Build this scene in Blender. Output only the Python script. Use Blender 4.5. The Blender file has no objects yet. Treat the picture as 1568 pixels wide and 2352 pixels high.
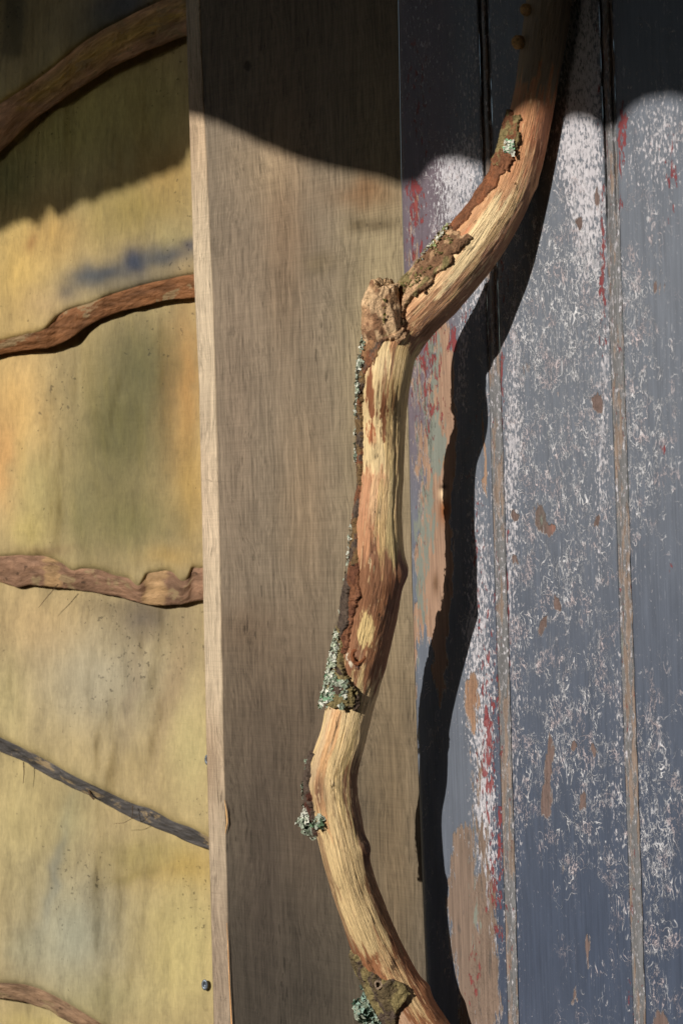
import bpy, math, random
import numpy as np
from mathutils import Vector, Matrix

# ------------------------------------------------------------------ camera, sky, sun, exposure
SC = bpy.context.scene
COL = SC.collection
YAW, ROLL, LENS, DIST = math.radians(-52), math.radians(2.0), 100.0, 2.195
ORI = np.array([0.0, 0.0, 1.35])
FWD = np.array([math.sin(YAW), math.cos(YAW), 0.0])
R0 = np.array([math.cos(YAW), -math.sin(YAW), 0.0]); U0 = np.array([0, 0, 1.0])
CR = math.cos(ROLL)*R0 - math.sin(ROLL)*U0
CU = math.cos(ROLL)*U0 + math.sin(ROLL)*R0
CAM = ORI - FWD*DIST
cd = bpy.data.cameras.new("camera"); cam = bpy.data.objects.new("camera", cd); COL.objects.link(cam)
m = Matrix(((CR[0], CU[0], -FWD[0], CAM[0]), (CR[1], CU[1], -FWD[1], CAM[1]), (CR[2], CU[2], -FWD[2], CAM[2]), (0, 0, 0, 1)))
cam.matrix_world = m
cd.sensor_fit = 'VERTICAL'; cd.sensor_height = 36; cd.sensor_width = 24; cd.lens = LENS
cd.clip_start = 0.05; cd.clip_end = 500
cd.dof.use_dof = True; cd.dof.focus_distance = DIST - 0.06; cd.dof.aperture_fstop = 14.0
SC.camera = cam

AZ, EL = math.radians(-7), math.radians(22)
SUN = np.array([-math.sin(AZ)*math.cos(EL), -math.cos(AZ)*math.cos(EL), math.sin(EL)])   # towards the sun
w = bpy.data.worlds.new("World"); SC.world = w; w.use_nodes = True
wt = w.node_tree; bg = wt.nodes['Background']
sky = wt.nodes.new('ShaderNodeTexSky'); sky.sky_type = 'NISHITA'; sky.sun_disc = False
sky.sun_elevation = EL; sky.sun_rotation = math.atan2(SUN[0], SUN[1])
wt.links.new(sky.outputs[0], bg.inputs[0]); bg.inputs[1].default_value = 0.06
ld = bpy.data.lights.new("sun", 'SUN'); ld.energy = 5.0; ld.angle = math.radians(0.53); ld.color = (1.0, 0.945, 0.86)
lo = bpy.data.objects.new("sun", ld); COL.objects.link(lo)
lo.rotation_euler = Vector(SUN).to_track_quat('Z', 'Y').to_euler()
SC.view_settings.view_transform = 'Standard'; SC.view_settings.look = 'None'
SC.view_settings.exposure = -0.35; SC.view_settings.gamma = 1.0

# ------------------------------------------------------------------ measuring helpers
KPX = (36.0/LENS)/2352.0
def rays(u, v):
    u = np.asarray(u, float); v = np.asarray(v, float)
    return FWD + (u-784)[..., None]*KPX*CR - (v-1176)[..., None]*KPX*CU
def P(u, v, y):
    """survey point: where the sight line of measurement (u, v) meets the depth y"""
    u, v, y = np.broadcast_arrays(np.asarray(u, float), np.asarray(v, float), np.asarray(y, float))
    d = rays(u, v); t = (y-CAM[1])/d[..., 1]
    return CAM + d*t[..., None]
def Pplane(u, v, p0, n, off=0.0):
    u, v, off = np.broadcast_arrays(np.asarray(u, float), np.asarray(v, float), np.asarray(off, float))
    d = rays(u, v); t = (((p0-CAM)@n) + off)/(d@n)
    return CAM + d*t[..., None]
def lin(r, g, b, k=1.0):
    f = lambda c: ((c/255+0.055)/1.055)**2.4 if c > 10 else c/255/12.92
    return np.array([f(r)*k, f(g)*k, f(b)*k])
def interp(x, pts):
    a = np.array(pts, float); return np.interp(x, a[:, 0], a[:, 1])
def smooth_interp(x, pts):
    """Catmull-Rom through points sorted by their first value; columns 1.. are returned"""
    a = np.array(pts, float); xs = a[:, 0]; x = np.clip(np.asarray(x, float), xs[0], xs[-1]-1e-9)
    i = np.clip(np.searchsorted(xs, x, side='right')-1, 0, len(xs)-2)
    t = ((x-xs[i])/(xs[i+1]-xs[i]))[..., None]; Y = a[:, 1:]
    s = np.gradient(Y, xs, axis=0)
    h = (xs[i+1]-xs[i])[..., None]
    return (2*t**3-3*t**2+1)*Y[i] + (t**3-2*t**2+t)*h*s[i] + (-2*t**3+3*t**2)*Y[i+1] + (t**3-t**2)*h*s[i+1]
RS = np.random.RandomState(7)
LAT = RS.rand(64, 64, 64)
def noise3(x, y, z):
    x, y, z = np.broadcast_arrays(*[np.asarray(q, float) for q in (x, y, z)])
    xi, yi, zi = np.floor(x).astype(int), np.floor(y).astype(int), np.floor(z).astype(int)
    fx, fy, fz = x-xi, y-yi, z-zi
    fx, fy, fz = [f*f*(3-2*f) for f in (fx, fy, fz)]
    out = 0
    for a in (0, 1):
        for b in (0, 1):
            for c in (0, 1):
                wgt = (fx if a else 1-fx)*(fy if b else 1-fy)*(fz if c else 1-fz)
                out = out + wgt*LAT[(xi+a) & 63, (yi+b) & 63, (zi+c) & 63]
    return out
def fbm(x, y, z=0.0, o=4, g=0.5):
    s = 0; a = 1; n = 0
    for k in range(o):
        s = s + a*noise3(np.asarray(x)*2**k+17.3*k, np.asarray(y)*2**k+5.1*k, np.asarray(z)*2**k+9.7*k); n += a; a *= g
    return s/n
def sstep(x, a, b):
    t = np.clip((x-a)/(b-a), 0, 1); return t*t*(3-2*t)
def blobs(U, V, base, items, warp=18.0, seed=0.0):
    """stains and tints laid on a base colour; items: (u, v, ru, rv, degrees, rgb, strength)"""
    wu = (fbm(U/60, V/60, seed+1.5, 3)-.5)*2*warp; wv = (fbm(U/60, V/60, seed+7.5, 3)-.5)*2*warp
    c = np.zeros(U.shape+(3,)) + base
    for (u, v, ru, rv, deg, rgb, st) in items:
        a = math.radians(deg); du, dv = U+wu-u, V+wv-v
        x = (du*math.cos(a)+dv*math.sin(a))/ru; y = (-du*math.sin(a)+dv*math.cos(a))/rv
        q = (st*np.exp(-(x*x+y*y)))[..., None]
        c = c*(1-q) + np.asarray(rgb)*q
    return c
def dens(U, V, items, base=0.0, warp=14.0, seed=0.0):
    wu = (fbm(U/40, V/80, seed+2.5, 3)-.5)*2*warp; wv = (fbm(U/40, V/80, seed+4.5, 3)-.5)*2*warp
    wu = wu+(fbm(U/7, V/16, seed+12.5, 2)-.5)*12; wv = wv+(fbm(U/7, V/16, seed+14.5, 2)-.5)*22
    c = np.zeros(U.shape) + base
    for (u, v, ru, rv, deg, st) in items:
        a = math.radians(deg); du, dv = U+wu-u, V+wv-v
        x = (du*math.cos(a)+dv*math.sin(a))/ru; y = (-du*math.sin(a)+dv*math.cos(a))/rv
        c = c + st*np.exp(-(x*x+y*y)**1.5)
    return np.clip(c, 0, 1)

# ------------------------------------------------------------------ object helpers
def props(o, label=None, cat=None, group=None, kind=None):
    for k, x in (('label', label), ('category', cat), ('group', group), ('kind', kind)):
        if x: o[k] = x
    return o
def thing(name, loc, label, cat, group=None):
    o = bpy.data.objects.new(name, None); COL.objects.link(o); o.location = loc
    o.empty_display_size = .05
    return props(o, label, cat, group)
def link(name, me, mat, parent=None):
    o = bpy.data.objects.new(name, me); COL.objects.link(o)
    if mat: me.materials.append(mat)
    if parent is not None:
        o.parent = parent
        pm = Matrix.Translation(parent.location)
        if parent.parent is not None: pm = Matrix.Identity(4)
        if parent.type == 'MESH': pm = Matrix.Identity(4)
        o.matrix_parent_inverse = pm.inverted()
    return o
def setattrs(me, attrs):
    for k, a in (attrs or {}).items():
        a = np.asarray(a, np.float32)
        if a.ndim == 1:
            at = me.attributes.new(k, 'FLOAT', 'POINT'); at.data.foreach_set('value', a)
        else:
            at = me.attributes.new(k, 'FLOAT_VECTOR', 'POINT'); at.data.foreach_set('vector', a.reshape(-1))
def mesh_np(name, V, F, attrs=None, smooth=True):
    me = bpy.data.meshes.new(name)
    V = np.asarray(V, np.float32).reshape(-1, 3); F = np.asarray(F, np.int32)
    me.vertices.add(len(V)); me.vertices.foreach_set('co', V.reshape(-1))
    n, k = F.shape
    me.loops.add(n*k); me.loops.foreach_set('vertex_index', F.reshape(-1))
    me.polygons.add(n); me.polygons.foreach_set('loop_start', np.arange(0, n*k, k, dtype=np.int32))
    me.polygons.foreach_set('loop_total', np.full(n, k, np.int32))
    if smooth: me.polygons.foreach_set('use_smooth', np.ones(n, bool))
    me.update(calc_edges=True); me.validate()
    setattrs(me, attrs)
    return me
def grid_faces(nr, nc, wrap=False, start=0, keep=None):
    i = np.arange(nr-1)[:, None]; j = np.arange(nc if wrap else nc-1)[None, :]
    a = i*nc+j; b = i*nc+(j+1) % nc; c = (i+1)*nc+(j+1) % nc; d = (i+1)*nc+j
    F = np.stack([a, d, c, b], -1)
    if keep is not None: F = F[keep]
    return F.reshape(-1, 4)+start
def grid_obj(name, X, mat, parent=None, attrs=None, wrap=False):
    nr, nc = X.shape[:2]
    at = {k: (np.asarray(a).reshape(-1) if np.asarray(a).ndim == 2 else np.asarray(a).reshape(-1, 3)) for k, a in (attrs or {}).items()}
    return link(name, mesh_np(name, X, grid_faces(nr, nc, wrap), at), mat, parent)

# ------------------------------------------------------------------ node helpers
class NT:
    def __init__(s, name):
        s.m = bpy.data.materials.new(name); s.m.use_nodes = True; s.t = s.m.node_tree
        s.b = s.t.nodes['Principled BSDF']; s.l = s.t.links
        s.tc = s.t.nodes.new('ShaderNodeTexCoord').outputs['Object']
    def set(s, sock, v):
        if isinstance(v, (int, float)): sock.default_value = v
        elif isinstance(v, (tuple, list, np.ndarray)):
            v = [float(x) for x in v]
            sock.default_value = v+[1.0] if len(sock.default_value) == 4 else v
        elif v is not None: s.l.new(v, sock)
    def attr(s, n, out='Vector'):
        a = s.t.nodes.new('ShaderNodeAttribute'); a.attribute_name = n; return a.outputs[out]
    def sep(s, v):
        n = s.t.nodes.new('ShaderNodeSeparateXYZ'); s.set(n.inputs[0], v); return n.outputs
    def map(s, v, sc=(1, 1, 1), loc=(0, 0, 0)):
        n = s.t.nodes.new('ShaderNodeMapping'); s.set(n.inputs[0], v); n.inputs['Scale'].default_value = sc
        n.inputs['Location'].default_value = loc; return n.outputs[0]
    def noise(s, v, scale=1.0, detail=3, rough=.5, dist=0.0):
        n = s.t.nodes.new('ShaderNodeTexNoise'); s.set(n.inputs['Vector'], v); s.set(n.inputs['Scale'], scale)
        n.inputs['Detail'].default_value = detail; n.inputs['Roughness'].default_value = rough
        n.inputs['Distortion'].default_value = dist; return n.outputs[0]
    def vor(s, v, scale=1.0, feature='F1'):
        n = s.t.nodes.new('ShaderNodeTexVoronoi'); n.feature = feature; s.set(n.inputs['Vector'], v); s.set(n.inputs['Scale'], scale)
        return n.outputs['Distance']
    def math(s, op, a, b=None, c=None, clamp=False):
        n = s.t.nodes.new('ShaderNodeMath'); n.operation = op; n.use_clamp = clamp
        s.set(n.inputs[0], a)
        if b is not None: s.set(n.inputs[1], b)
        if c is not None: s.set(n.inputs[2], c)
        return n.outputs[0]
    def ss(s, x, a, b, lo=0.0, hi=1.0):
        n = s.t.nodes.new('ShaderNodeMapRange'); n.interpolation_type = 'SMOOTHSTEP'
        s.set(n.inputs[0], x); s.set(n.inputs[1], a); s.set(n.inputs[2], b); s.set(n.inputs[3], lo); s.set(n.inputs[4], hi)
        return n.outputs[0]
    def lin(s, x, a, b, lo=0.0, hi=1.0):
        n = s.t.nodes.new('ShaderNodeMapRange')
        s.set(n.inputs[0], x); s.set(n.inputs[1], a); s.set(n.inputs[2], b); s.set(n.inputs[3], lo); s.set(n.inputs[4], hi)
        return n.outputs[0]
    def mix(s, f, a, b, blend='MIX'):
        n = s.t.nodes.new('ShaderNodeMix'); n.data_type = 'RGBA'; n.blend_type = blend
        s.set(n.inputs[0], f); s.set(n.inputs[6], a); s.set(n.inputs[7], b); return n.outputs[2]
    def gain(s, col, f):
        n = s.t.nodes.new('ShaderNodeVectorMath'); n.operation = 'SCALE'; s.set(n.inputs[0], col); s.set(n.inputs[3], f); return n.outputs[0]
    def out(s, col=None, rough=.7, height=None, bdist=.001, bstr=1.0, spec=.4):
        if col is not None: s.set(s.b.inputs['Base Color'], col)
        s.set(s.b.inputs['Roughness'], rough); s.b.inputs['Specular IOR Level'].default_value = spec
        if height is not None:
            n = s.t.nodes.new('ShaderNodeBump'); n.inputs['Strength'].default_value = bstr; n.inputs['Distance'].default_value = bdist
            s.set(n.inputs['Height'], height); s.l.new(n.outputs[0], s.b.inputs['Normal'])
        return s.m

# ------------------------------------------------------------------ materials
def mat_post(name):
    """weathered sawn oak: fine upright grain crossed by faint saw marks"""
    n = NT(name); tint = n.attr('tint'); tc = n.tc
    wob = n.noise(n.map(tc, (16, 16, 7)), 1, 3)
    wv = n.t.nodes.new('ShaderNodeVectorMath'); wv.operation = 'MULTIPLY_ADD'
    cx = n.t.nodes.new('ShaderNodeCombineXYZ'); n.set(cx.inputs[0], wob); n.set(cx.inputs[1], wob)
    n.set(wv.inputs[0], cx.outputs[0]); wv.inputs[1].default_value = (.035, .035, 0); n.set(wv.inputs[2], tc)
    p = wv.outputs[0]
    g1 = n.noise(n.map(p, (558, 558, 22)), 1, 3, .6)
    g2 = n.noise(n.map(p, (161.2, 161.2, 9), (1.86, 0.62, 2)), 1, 3, .55)
    saw = n.noise(n.map(tc, (16.12, 16.12, 900)), 1, 3, .6)
    saw2 = n.noise(n.map(tc, (5.58, 5.58, 190), (3.1, 0, 1)), 1, 2, .5)
    g3 = n.noise(n.map(p, (1500, 1500, 70), (1, 5, 3)), 1, 2, .6); bl = n.noise(n.map(p, (30, 30, 14), (1, 5, 3)), 1, 4, .6)
    pore = n.noise(n.map(p, (384.4, 384.4, 45), (4.34, 4.34, 7)), 1, 2, .5)
    poreg = n.noise(n.map(tc, (17.36, 17.36, 12), (0.62, 4.34, 3)), 1, 2, .5)
    thr = n.lin(poreg, .3, .7, .78, .60)
    pm = n.ss(pore, thr, n.math('ADD', thr, .07))
    f = n.math('ADD', n.lin(g1, .25, .75, .62, 1.38), n.lin(g2, .3, .7, -.13, .13))
    f = n.math('ADD', f, n.lin(saw, .3, .7, -.085, .085))
    f = n.math('ADD', f, n.lin(saw2, .3, .7, -.02, .02))
    f = n.math('ADD', f, n.lin(g3, .3, .7, -.16, .16))
    f = n.math('ADD', f, n.lin(bl, .3, .7, -.12, .12))
    f = n.math('MULTIPLY', f, n.lin(pm, 0, 1, 1, .55))
    col = n.gain(tint, f)
    crk = n.attr('crack', 'Fac')
    cm = n.ss(n.math('ADD', crk, n.lin(g1, .25, .75, -.45, .25)), .38, .95)
    col = n.mix(n.math('MULTIPLY', cm, .8), col, (.045, .035, .026))
    h = n.math('ADD', n.math('MULTIPLY', g1, .7), n.math('MULTIPLY', g2, .6))
    h = n.math('ADD', h, n.math('MULTIPLY', saw, .12))
    h = n.math('SUBTRACT', h, n.math('MULTIPLY', pm, .6))
    h = n.math('SUBTRACT', h, n.math('MULTIPLY', cm, 1.2))
    return n.out(col, .82, h, .0006, .8, .25)
def mat_siding(name):
    n = NT(name); tint = n.attr('tint'); tc = n.tc
    g1 = n.noise(n.map(tc, (50, 50, 240)), 1, 3, .6, 1.2)
    g2 = n.noise(n.map(tc, (260, 260, 34), (3, 1, 2)), 1, 4, .6, .8)
    bl = n.noise(n.map(tc, (34.1, 34.1, 16)), 1, 5, .6, .6)
    sp = n.noise(n.map(tc, (260.4, 260.4, 260), (1.24, 2.48, 8)), 1, 2, .5)
    spg = n.noise(n.map(tc, (11.16, 11.16, 12), (5.58, 2.48, 8)), 1, 2, .5)
    thr = n.lin(spg, .35, .68, .80, .62)
    sm = n.ss(sp, thr, n.math('ADD', thr, .06))
    f = n.math('ADD', n.lin(g1, .25, .75, .965, 1.035), n.lin(g2, .25, .75, -.09, .09))
    f = n.math('ADD', f, n.lin(bl, .25, .75, -.22, .22))
    fi = n.noise(n.map(tc, (900, 900, 90), (4, 1, 0)), 1, 3, .65, .3); f = n.math('ADD', f, n.lin(fi, .3, .7, -.10, .10))
    mo = n.noise(n.map(tc, (160, 160, 60), (4, 4, 0)), 1, 5, .7, 1.0); f = n.math('ADD', f, n.lin(mo, .3, .7, -.12, .12))
    f = n.math('MULTIPLY', f, n.lin(sm, 0, 1, 1, .5))
    col = n.gain(tint, f)
    h = n.math('ADD', n.math('ADD', n.math('MULTIPLY', g1, .5), n.math('MULTIPLY', fi, .3)), n.math('MULTIPLY', bl, 1.6))
    return n.out(col, .7, h, .0008, .6, .3)
def mat_wane(name):
    """inner bark left on the wavy board edges"""
    n = NT(name); tint = n.attr('tint'); tc = n.attr('along')
    a = n.noise(n.map(tc, (34, 34, 260)), 1, 5, .65, .3)
    b = n.noise(n.map(tc, (70, 70, 330), (4, 4, 1)), 1, 4, .6, .3)
    pt = n.noise(n.map(tc, (26, 26, 110), (8, 1, 1)), 1, 5, .65, .4)
    col = n.gain(tint, n.lin(a, .3, .7, .55, 1.5))
    col = n.mix(n.ss(pt, .55, .62, 0, .8), col, (.36, .26, .14))
    col = n.mix(n.ss(b, .62, .72, 0, .7), col, (.03, .018, .012))
    return n.out(col, .75, n.math('ADD', a, n.math('MULTIPLY', b, .5)), .003, .8, .3)
def mat_paint(name):
    """old gloss paint wearing through to undercoats and bare pine"""
    n = NT(name); tc = n.tc
    A = n.sep(n.attr('wear')); B = n.sep(n.attr('wear_more'))
    paint = n.attr('paint'); woodc = n.attr('woodc')
    whiteD, redD, bareD = A[0], A[1], A[2]; lineD, greenD, speckD = B[0], B[1], B[2]
    # vertically stretched chip noises
    nf = n.noise(n.map(tc, (480, 480, 210)), 1, 4, .66, .15)
    nm = n.noise(n.map(tc, (117.8, 117.8, 52), (3, 0, 5)), 1, 5, .62, .25)
    nc = n.noise(n.map(tc, (52.7, 52.7, 30), (8, 0, 2)), 1, 5, .6, .3)
    nfr = n.noise(n.map(tc, (230, 230, 84), (1, 9, 7)), 1, 5, .68, .3)
    ng = n.noise(n.map(tc, (148.8, 148.8, 36), (6, 2, 9)), 1, 4, .6, .2)
    grain = n.noise(n.map(tc, (434, 434, 16), (2, 2, 2)), 1, 3, .6, .1)
    # wavy rims of blistered paint: contour lines of two smooth noises
    c1 = n.noise(n.map(tc, (84, 84, 46)), 1, 5, .62, .35)
    c2 = n.noise(n.map(tc, (150, 150, 60), (5, 0, 1)), 1, 4.0, .6, .3)
    l1 = n.math('ABSOLUTE', n.math('SUBTRACT', c1, .52)); l2 = n.math('ABSOLUTE', n.math('SUBTRACT', c2, .5))
    wv = n.noise(n.map(tc, (99.2, 99.2, 80), (9, 9, 9)), 1, 3, .6)
    brk = n.noise(n.map(tc, (43.4, 43.4, 48), (4, 4, 4)), 1, 3, .6)
    dsh = n.noise(n.map(tc, (560, 560, 46), (2, 8, 8)), 1, 3, .6, .1); dg = n.noise(n.map(tc, (45, 45, 26), (2, 3, 8)), 1, 4, .6)
    dthr = n.lin(dg, .3, .7, .80, .60); dash = n.math('MULTIPLY', n.ss(dsh, dthr, n.math('ADD', dthr, .05)), n.lin(nfr, .35, .6, .3, .9))
    c3 = n.noise(n.map(tc, (66, 66, 34), (5, 5, 4)), 1, 2.6, .55, .6); l3 = n.math('ABSOLUTE', n.math('SUBTRACT', c3, .5)); l4 = n.math('ABSOLUTE', n.math('SUBTRACT', c3, .56))
    w3 = n.lin(wv, .36, .62, .0, .008)
    m3 = n.math('MAXIMUM', n.math('SUBTRACT', 1.0, n.ss(l3, n.math('MULTIPLY', w3, .5), n.math('ADD', w3, .001))), n.math('SUBTRACT', 1.0, n.ss(l4, n.math('MULTIPLY', w3, .4), n.math('ADD', w3, .001))))
    m3 = n.math('MULTIPLY', m3, n.ss(n.math('ADD', brk, n.math('MULTIPLY', lineD, .25)), .54, .60))
    # line presence
    pres = n.ss(n.math('ADD', n.math('SUBTRACT', brk, .5), n.math('MULTIPLY', n.math('SUBTRACT', lineD, .5), .5)), -.06, .10)
    w1 = n.math('MULTIPLY', n.lin(wv, .35, .65, .000, .022), pres)
    w2 = n.math('MULTIPLY', n.lin(wv, .35, .65, .020, .000), pres)
    m1 = n.math('SUBTRACT', 1.0, n.ss(l1, n.math('MULTIPLY', w1, .5), n.math('ADD', w1, .0015)))
    m2 = n.math('SUBTRACT', 1.0, n.ss(l2, n.math('MULTIPLY', w2, .5), n.math('ADD', w2, .0015)))
    lvar = n.lin(nfr, .35, .6, .35, 1)
    lines = n.math('MULTIPLY', n.math('MULTIPLY', lvar, .85), n.math('MAXIMUM', n.math('MULTIPLY', m1, pres), n.math('MULTIPLY', m2, n.math('MULTIPLY', pres, .85))))
    lines = n.math('MAXIMUM', lines, n.math('MULTIPLY', m3, n.lin(nfr, .38, .6, .2, .9)))
    calm = n.ss(n.math('ADD', lineD, n.math('MULTIPLY', n.math('SUBTRACT', dg, .5), 1.1)), .10, .52)
    lines = n.math('MULTIPLY', lines, calm); dash = n.math('MULTIPLY', dash, n.lin(calm, 0, 1, .12, 1))
    def gate(noise_, d, soft=.05, lo=.80, hi=.34):
        thr = n.lin(d, 0, 1, lo, hi); return n.ss(noise_, thr, n.math('ADD', thr, soft))
    white = gate(nf, whiteD, .10, .74, .40)
    white2 = n.math('MULTIPLY', gate(nm, n.math('MULTIPLY', whiteD, .9), .08, .80, .44), n.lin(nf, .35, .6, .25, 1))
    wm = n.math('MAXIMUM', white, white2)
    red = gate(nfr, redD, .05, .76, .42)
    nf2 = n.noise(n.map(tc, (330, 330, 60), (3, 3, 8)), 1, 4, .65, .2)
    bare = gate(n.math('ADD', n.math('MULTIPLY', nc, .30), n.math('ADD', n.math('MULTIPLY', ng, .25), n.math('MULTIPLY', nf2, .45))), bareD, .05, .72, .28)
    nf3 = n.noise(n.map(tc, (260, 260, 46), (9, 3, 1)), 1, 4, .65, .2)
    green = gate(n.math('ADD', n.math('MULTIPLY', nm, .3), n.math('MULTIPLY', nf3, .7)), greenD, .06, .72, .36)
    speck = gate(nf, speckD, .03, .80, .42)
    hair = n.noise(n.map(tc, (700, 700, 12), (5, 1, 5)), 1, 3, .6); pcol = n.gain(n.gain(paint, n.lin(hair, .3, .7, .86, 1.14)), n.lin(n.noise(n.map(tc, (186, 186, 24), (1, 1, 1)), 1, 4, .6), .25, .75, .84, 1.16))
    wood = n.gain(woodc, n.lin(grain, .25, .75, .62, 1.38))
    wood = n.mix(n.ss(ng, .60, .68, 0, .55), wood, (.085, .075, .07))
    whitec = n.mix(nfr, (.36, .34, .38), (.80, .78, .82))
    col = n.mix(wm, pcol, whitec)
    col = n.mix(n.math('MULTIPLY', dash, .75), col, (.80, .80, .84))
    col = n.mix(lines, col, n.mix(n.ss(brk, .5, .6, 0, .6), (.90, .89, .92), (.60, .42, .42)))
    col = n.mix(bare, col, wood)
    rimw = n.math('MULTIPLY', n.math('SUBTRACT', 1.0, n.math('ABSOLUTE', n.lin(bare, 0, 1, -1, 1))), .7)
    wood = n.mix(n.ss(nm, .50, .62, 0, .45), wood, (.20, .19, .175))
    col = n.mix(rimw, col, (.7, .62, .6))
    col = n.mix(green, col, n.mix(grain, (.16, .18, .15), (.27, .28, .24)))
    col = n.mix(n.math('MULTIPLY', red, .9), col, n.mix(ng, (.20, .018, .03), (.30, .07, .06)))
    col = n.mix(speck, col, n.mix(ng, (.25, .03, .04), (.30, .15, .10)))
    h = n.math('SUBTRACT', n.math('ADD', n.math('MULTIPLY', lines, .5), n.math('MULTIPLY', grain, .18)), n.math('MULTIPLY', wm, .25))
    h = n.math('SUBTRACT', h, n.math('MULTIPLY', bare, .9))
    h = n.math('SUBTRACT', h, n.math('MULTIPLY', red, .3))
    rough = n.math('ADD', n.math('MULTIPLY', n.math('MAXIMUM', bare, wm), .25), .45)
    return n.out(col, rough, h, .0009, 1.0, .4)
def mat_branch(name):
    n = NT(name); g = n.attr('grain'); tint = n.attr('tint')
    a = n.noise(n.map(g, (1000, 1000, 60)), 1, 4, .62, .2)
    b = n.noise(n.map(g, (420, 420, 36), (2, 2, 2)), 1, 5, .65, .4)
    ck = n.math('ABSOLUTE', n.math('SUBTRACT', n.noise(n.map(g, (170, 170, 9), (7, 2, 2)), 1, 4, .6, .2), .5))
    ckg = n.noise(n.map(g, (60, 60, 30), (1, 8, 2)), 1, 3, .5)
    cr = n.math('MULTIPLY', n.ss(ck, .008, .002), n.ss(ckg, .54, .62))
    c = n.noise(n.map(g, (900, 900, 60), (5, 2, 2)), 1, 2, .6)
    f = n.math('ADD', n.lin(a, .25, .75, .78, 1.42), n.lin(b, .3, .7, -.24, .24))
    col = n.gain(tint, f)
    col = n.mix(n.ss(c, .68, .76, 0, .5), col, (.07, .035, .02))
    col = n.mix(n.ss(a, .60, .72, 0, .35), col, (.62, .48, .30))
    col = n.mix(n.math('MULTIPLY', cr, .75), col, (.05, .028, .018))
    h = n.math('ADD', n.math('MULTIPLY', a, .9), n.math('MULTIPLY', b, .9)); h = n.math('SUBTRACT', h, cr)
    return n.out(col, .5, h, .0017, 1.0, .45)
def mat_bark(name):
    n = NT(name); tc = n.tc; tint = n.attr('tint')
    a = n.noise(n.map(tc, (260, 260, 220)), 1, 5, .65, .5)
    b = n.noise(n.map(tc, (800, 800, 700)), 1, 3, .6)
    col = n.gain(tint, n.lin(a, .28, .72, .55, 1.65))
    col = n.mix(n.ss(b, .60, .70, 0, .5), col, n.gain(tint, 2.2))
    col = n.mix(n.ss(b, .42, .34, 0, .6), col, (.02, .014, .01))
    return n.out(col, .85, n.math('ADD', a, n.math('MULTIPLY', b, .5)), .0022, 1.0, .2)
def mat_tint(name, rough=.7, sc=400, amp=.35, spec=.3, bd=.0004):
    n = NT(name); tint = n.attr('tint'); a = n.noise(n.tc, sc, 4, .6)
    return n.out(n.gain(tint, n.lin(a, .3, .7, 1-amp, 1+amp)), rough, a, bd, .8, spec)
def mat_plain(name, col, rough=.7, sc=60, amp=.25, metal=0.0):
    n = NT(name); a = n.noise(n.tc, sc, 5, .6)
    n.b.inputs['Metallic'].default_value = metal
    return n.out(n.gain(np.array(col), n.lin(a, .3, .7, 1-amp, 1+amp)) if False else n.mix(a, tuple(c*(1-amp) for c in col), tuple(c*(1+amp) for c in col)), rough, a, .001, .4, .3)

M_POST = mat_post('weathered_oak'); M_SIDE = mat_siding('waney_timber'); M_WANE = mat_wane('inner_bark')
M_PAINT = mat_paint('worn_paint'); M_BRANCH = mat_branch('debarked_wood'); M_BARK = mat_bark('rough_bark')
M_LICHEN = mat_tint('lichen', .9, 900, .3, .15); M_METAL = mat_plain('zinc', (.16, .19, .23), .45, 300, .3, .6)
M_FIBRE = mat_plain('dry_fibre', (.09, .055, .03), .8, 200, .2)

# ------------------------------------------------------------------ ground
G = np.linspace(-1, 1, 61); G = np.sign(G)*np.abs(G)**2.2*120
GX, GY = np.meshgrid(G, G)
nG = NT('gravel_and_grass')
ga = nG.noise(nG.tc, 3, 6, .6); gb = nG.noise(nG.tc, 60, 4, .6)
nG.out(nG.mix(nG.ss(ga, .45, .6), nG.mix(gb, (.018, .018, .017), (.04, .038, .036)), (.018, .026, .012)), .9, gb, .01, .6, .2)
gr = grid_obj('ground', np.stack([GX, GY, 0*GX+ .03*(fbm(GX/3, GY/3)-.5)], -1), nG.m)
props(gr, kind='structure')

# ------------------------------------------------------------------ door post (broad weathered board)
POST_Y = 0.008
post_fl = [(-700, 432), (0, 457), (245, 467), (640, 486), (1000, 497), (1350, 505), (1650, 511), (1950, 518), (2300, 527), (3100, 548)]
post_rl = [(-700, 413), (0, 427), (245, 434), (640, 446), (900, 458), (1300, 466), (1700, 474), (2000, 482), (2352, 491), (3100, 512)]
post_r = [(-700, 898), (0, 914), (400, 921), (900, 935), (1350, 946), (1700, 957), (2150, 974), (2352, 983), (3100, 1010)]
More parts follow.
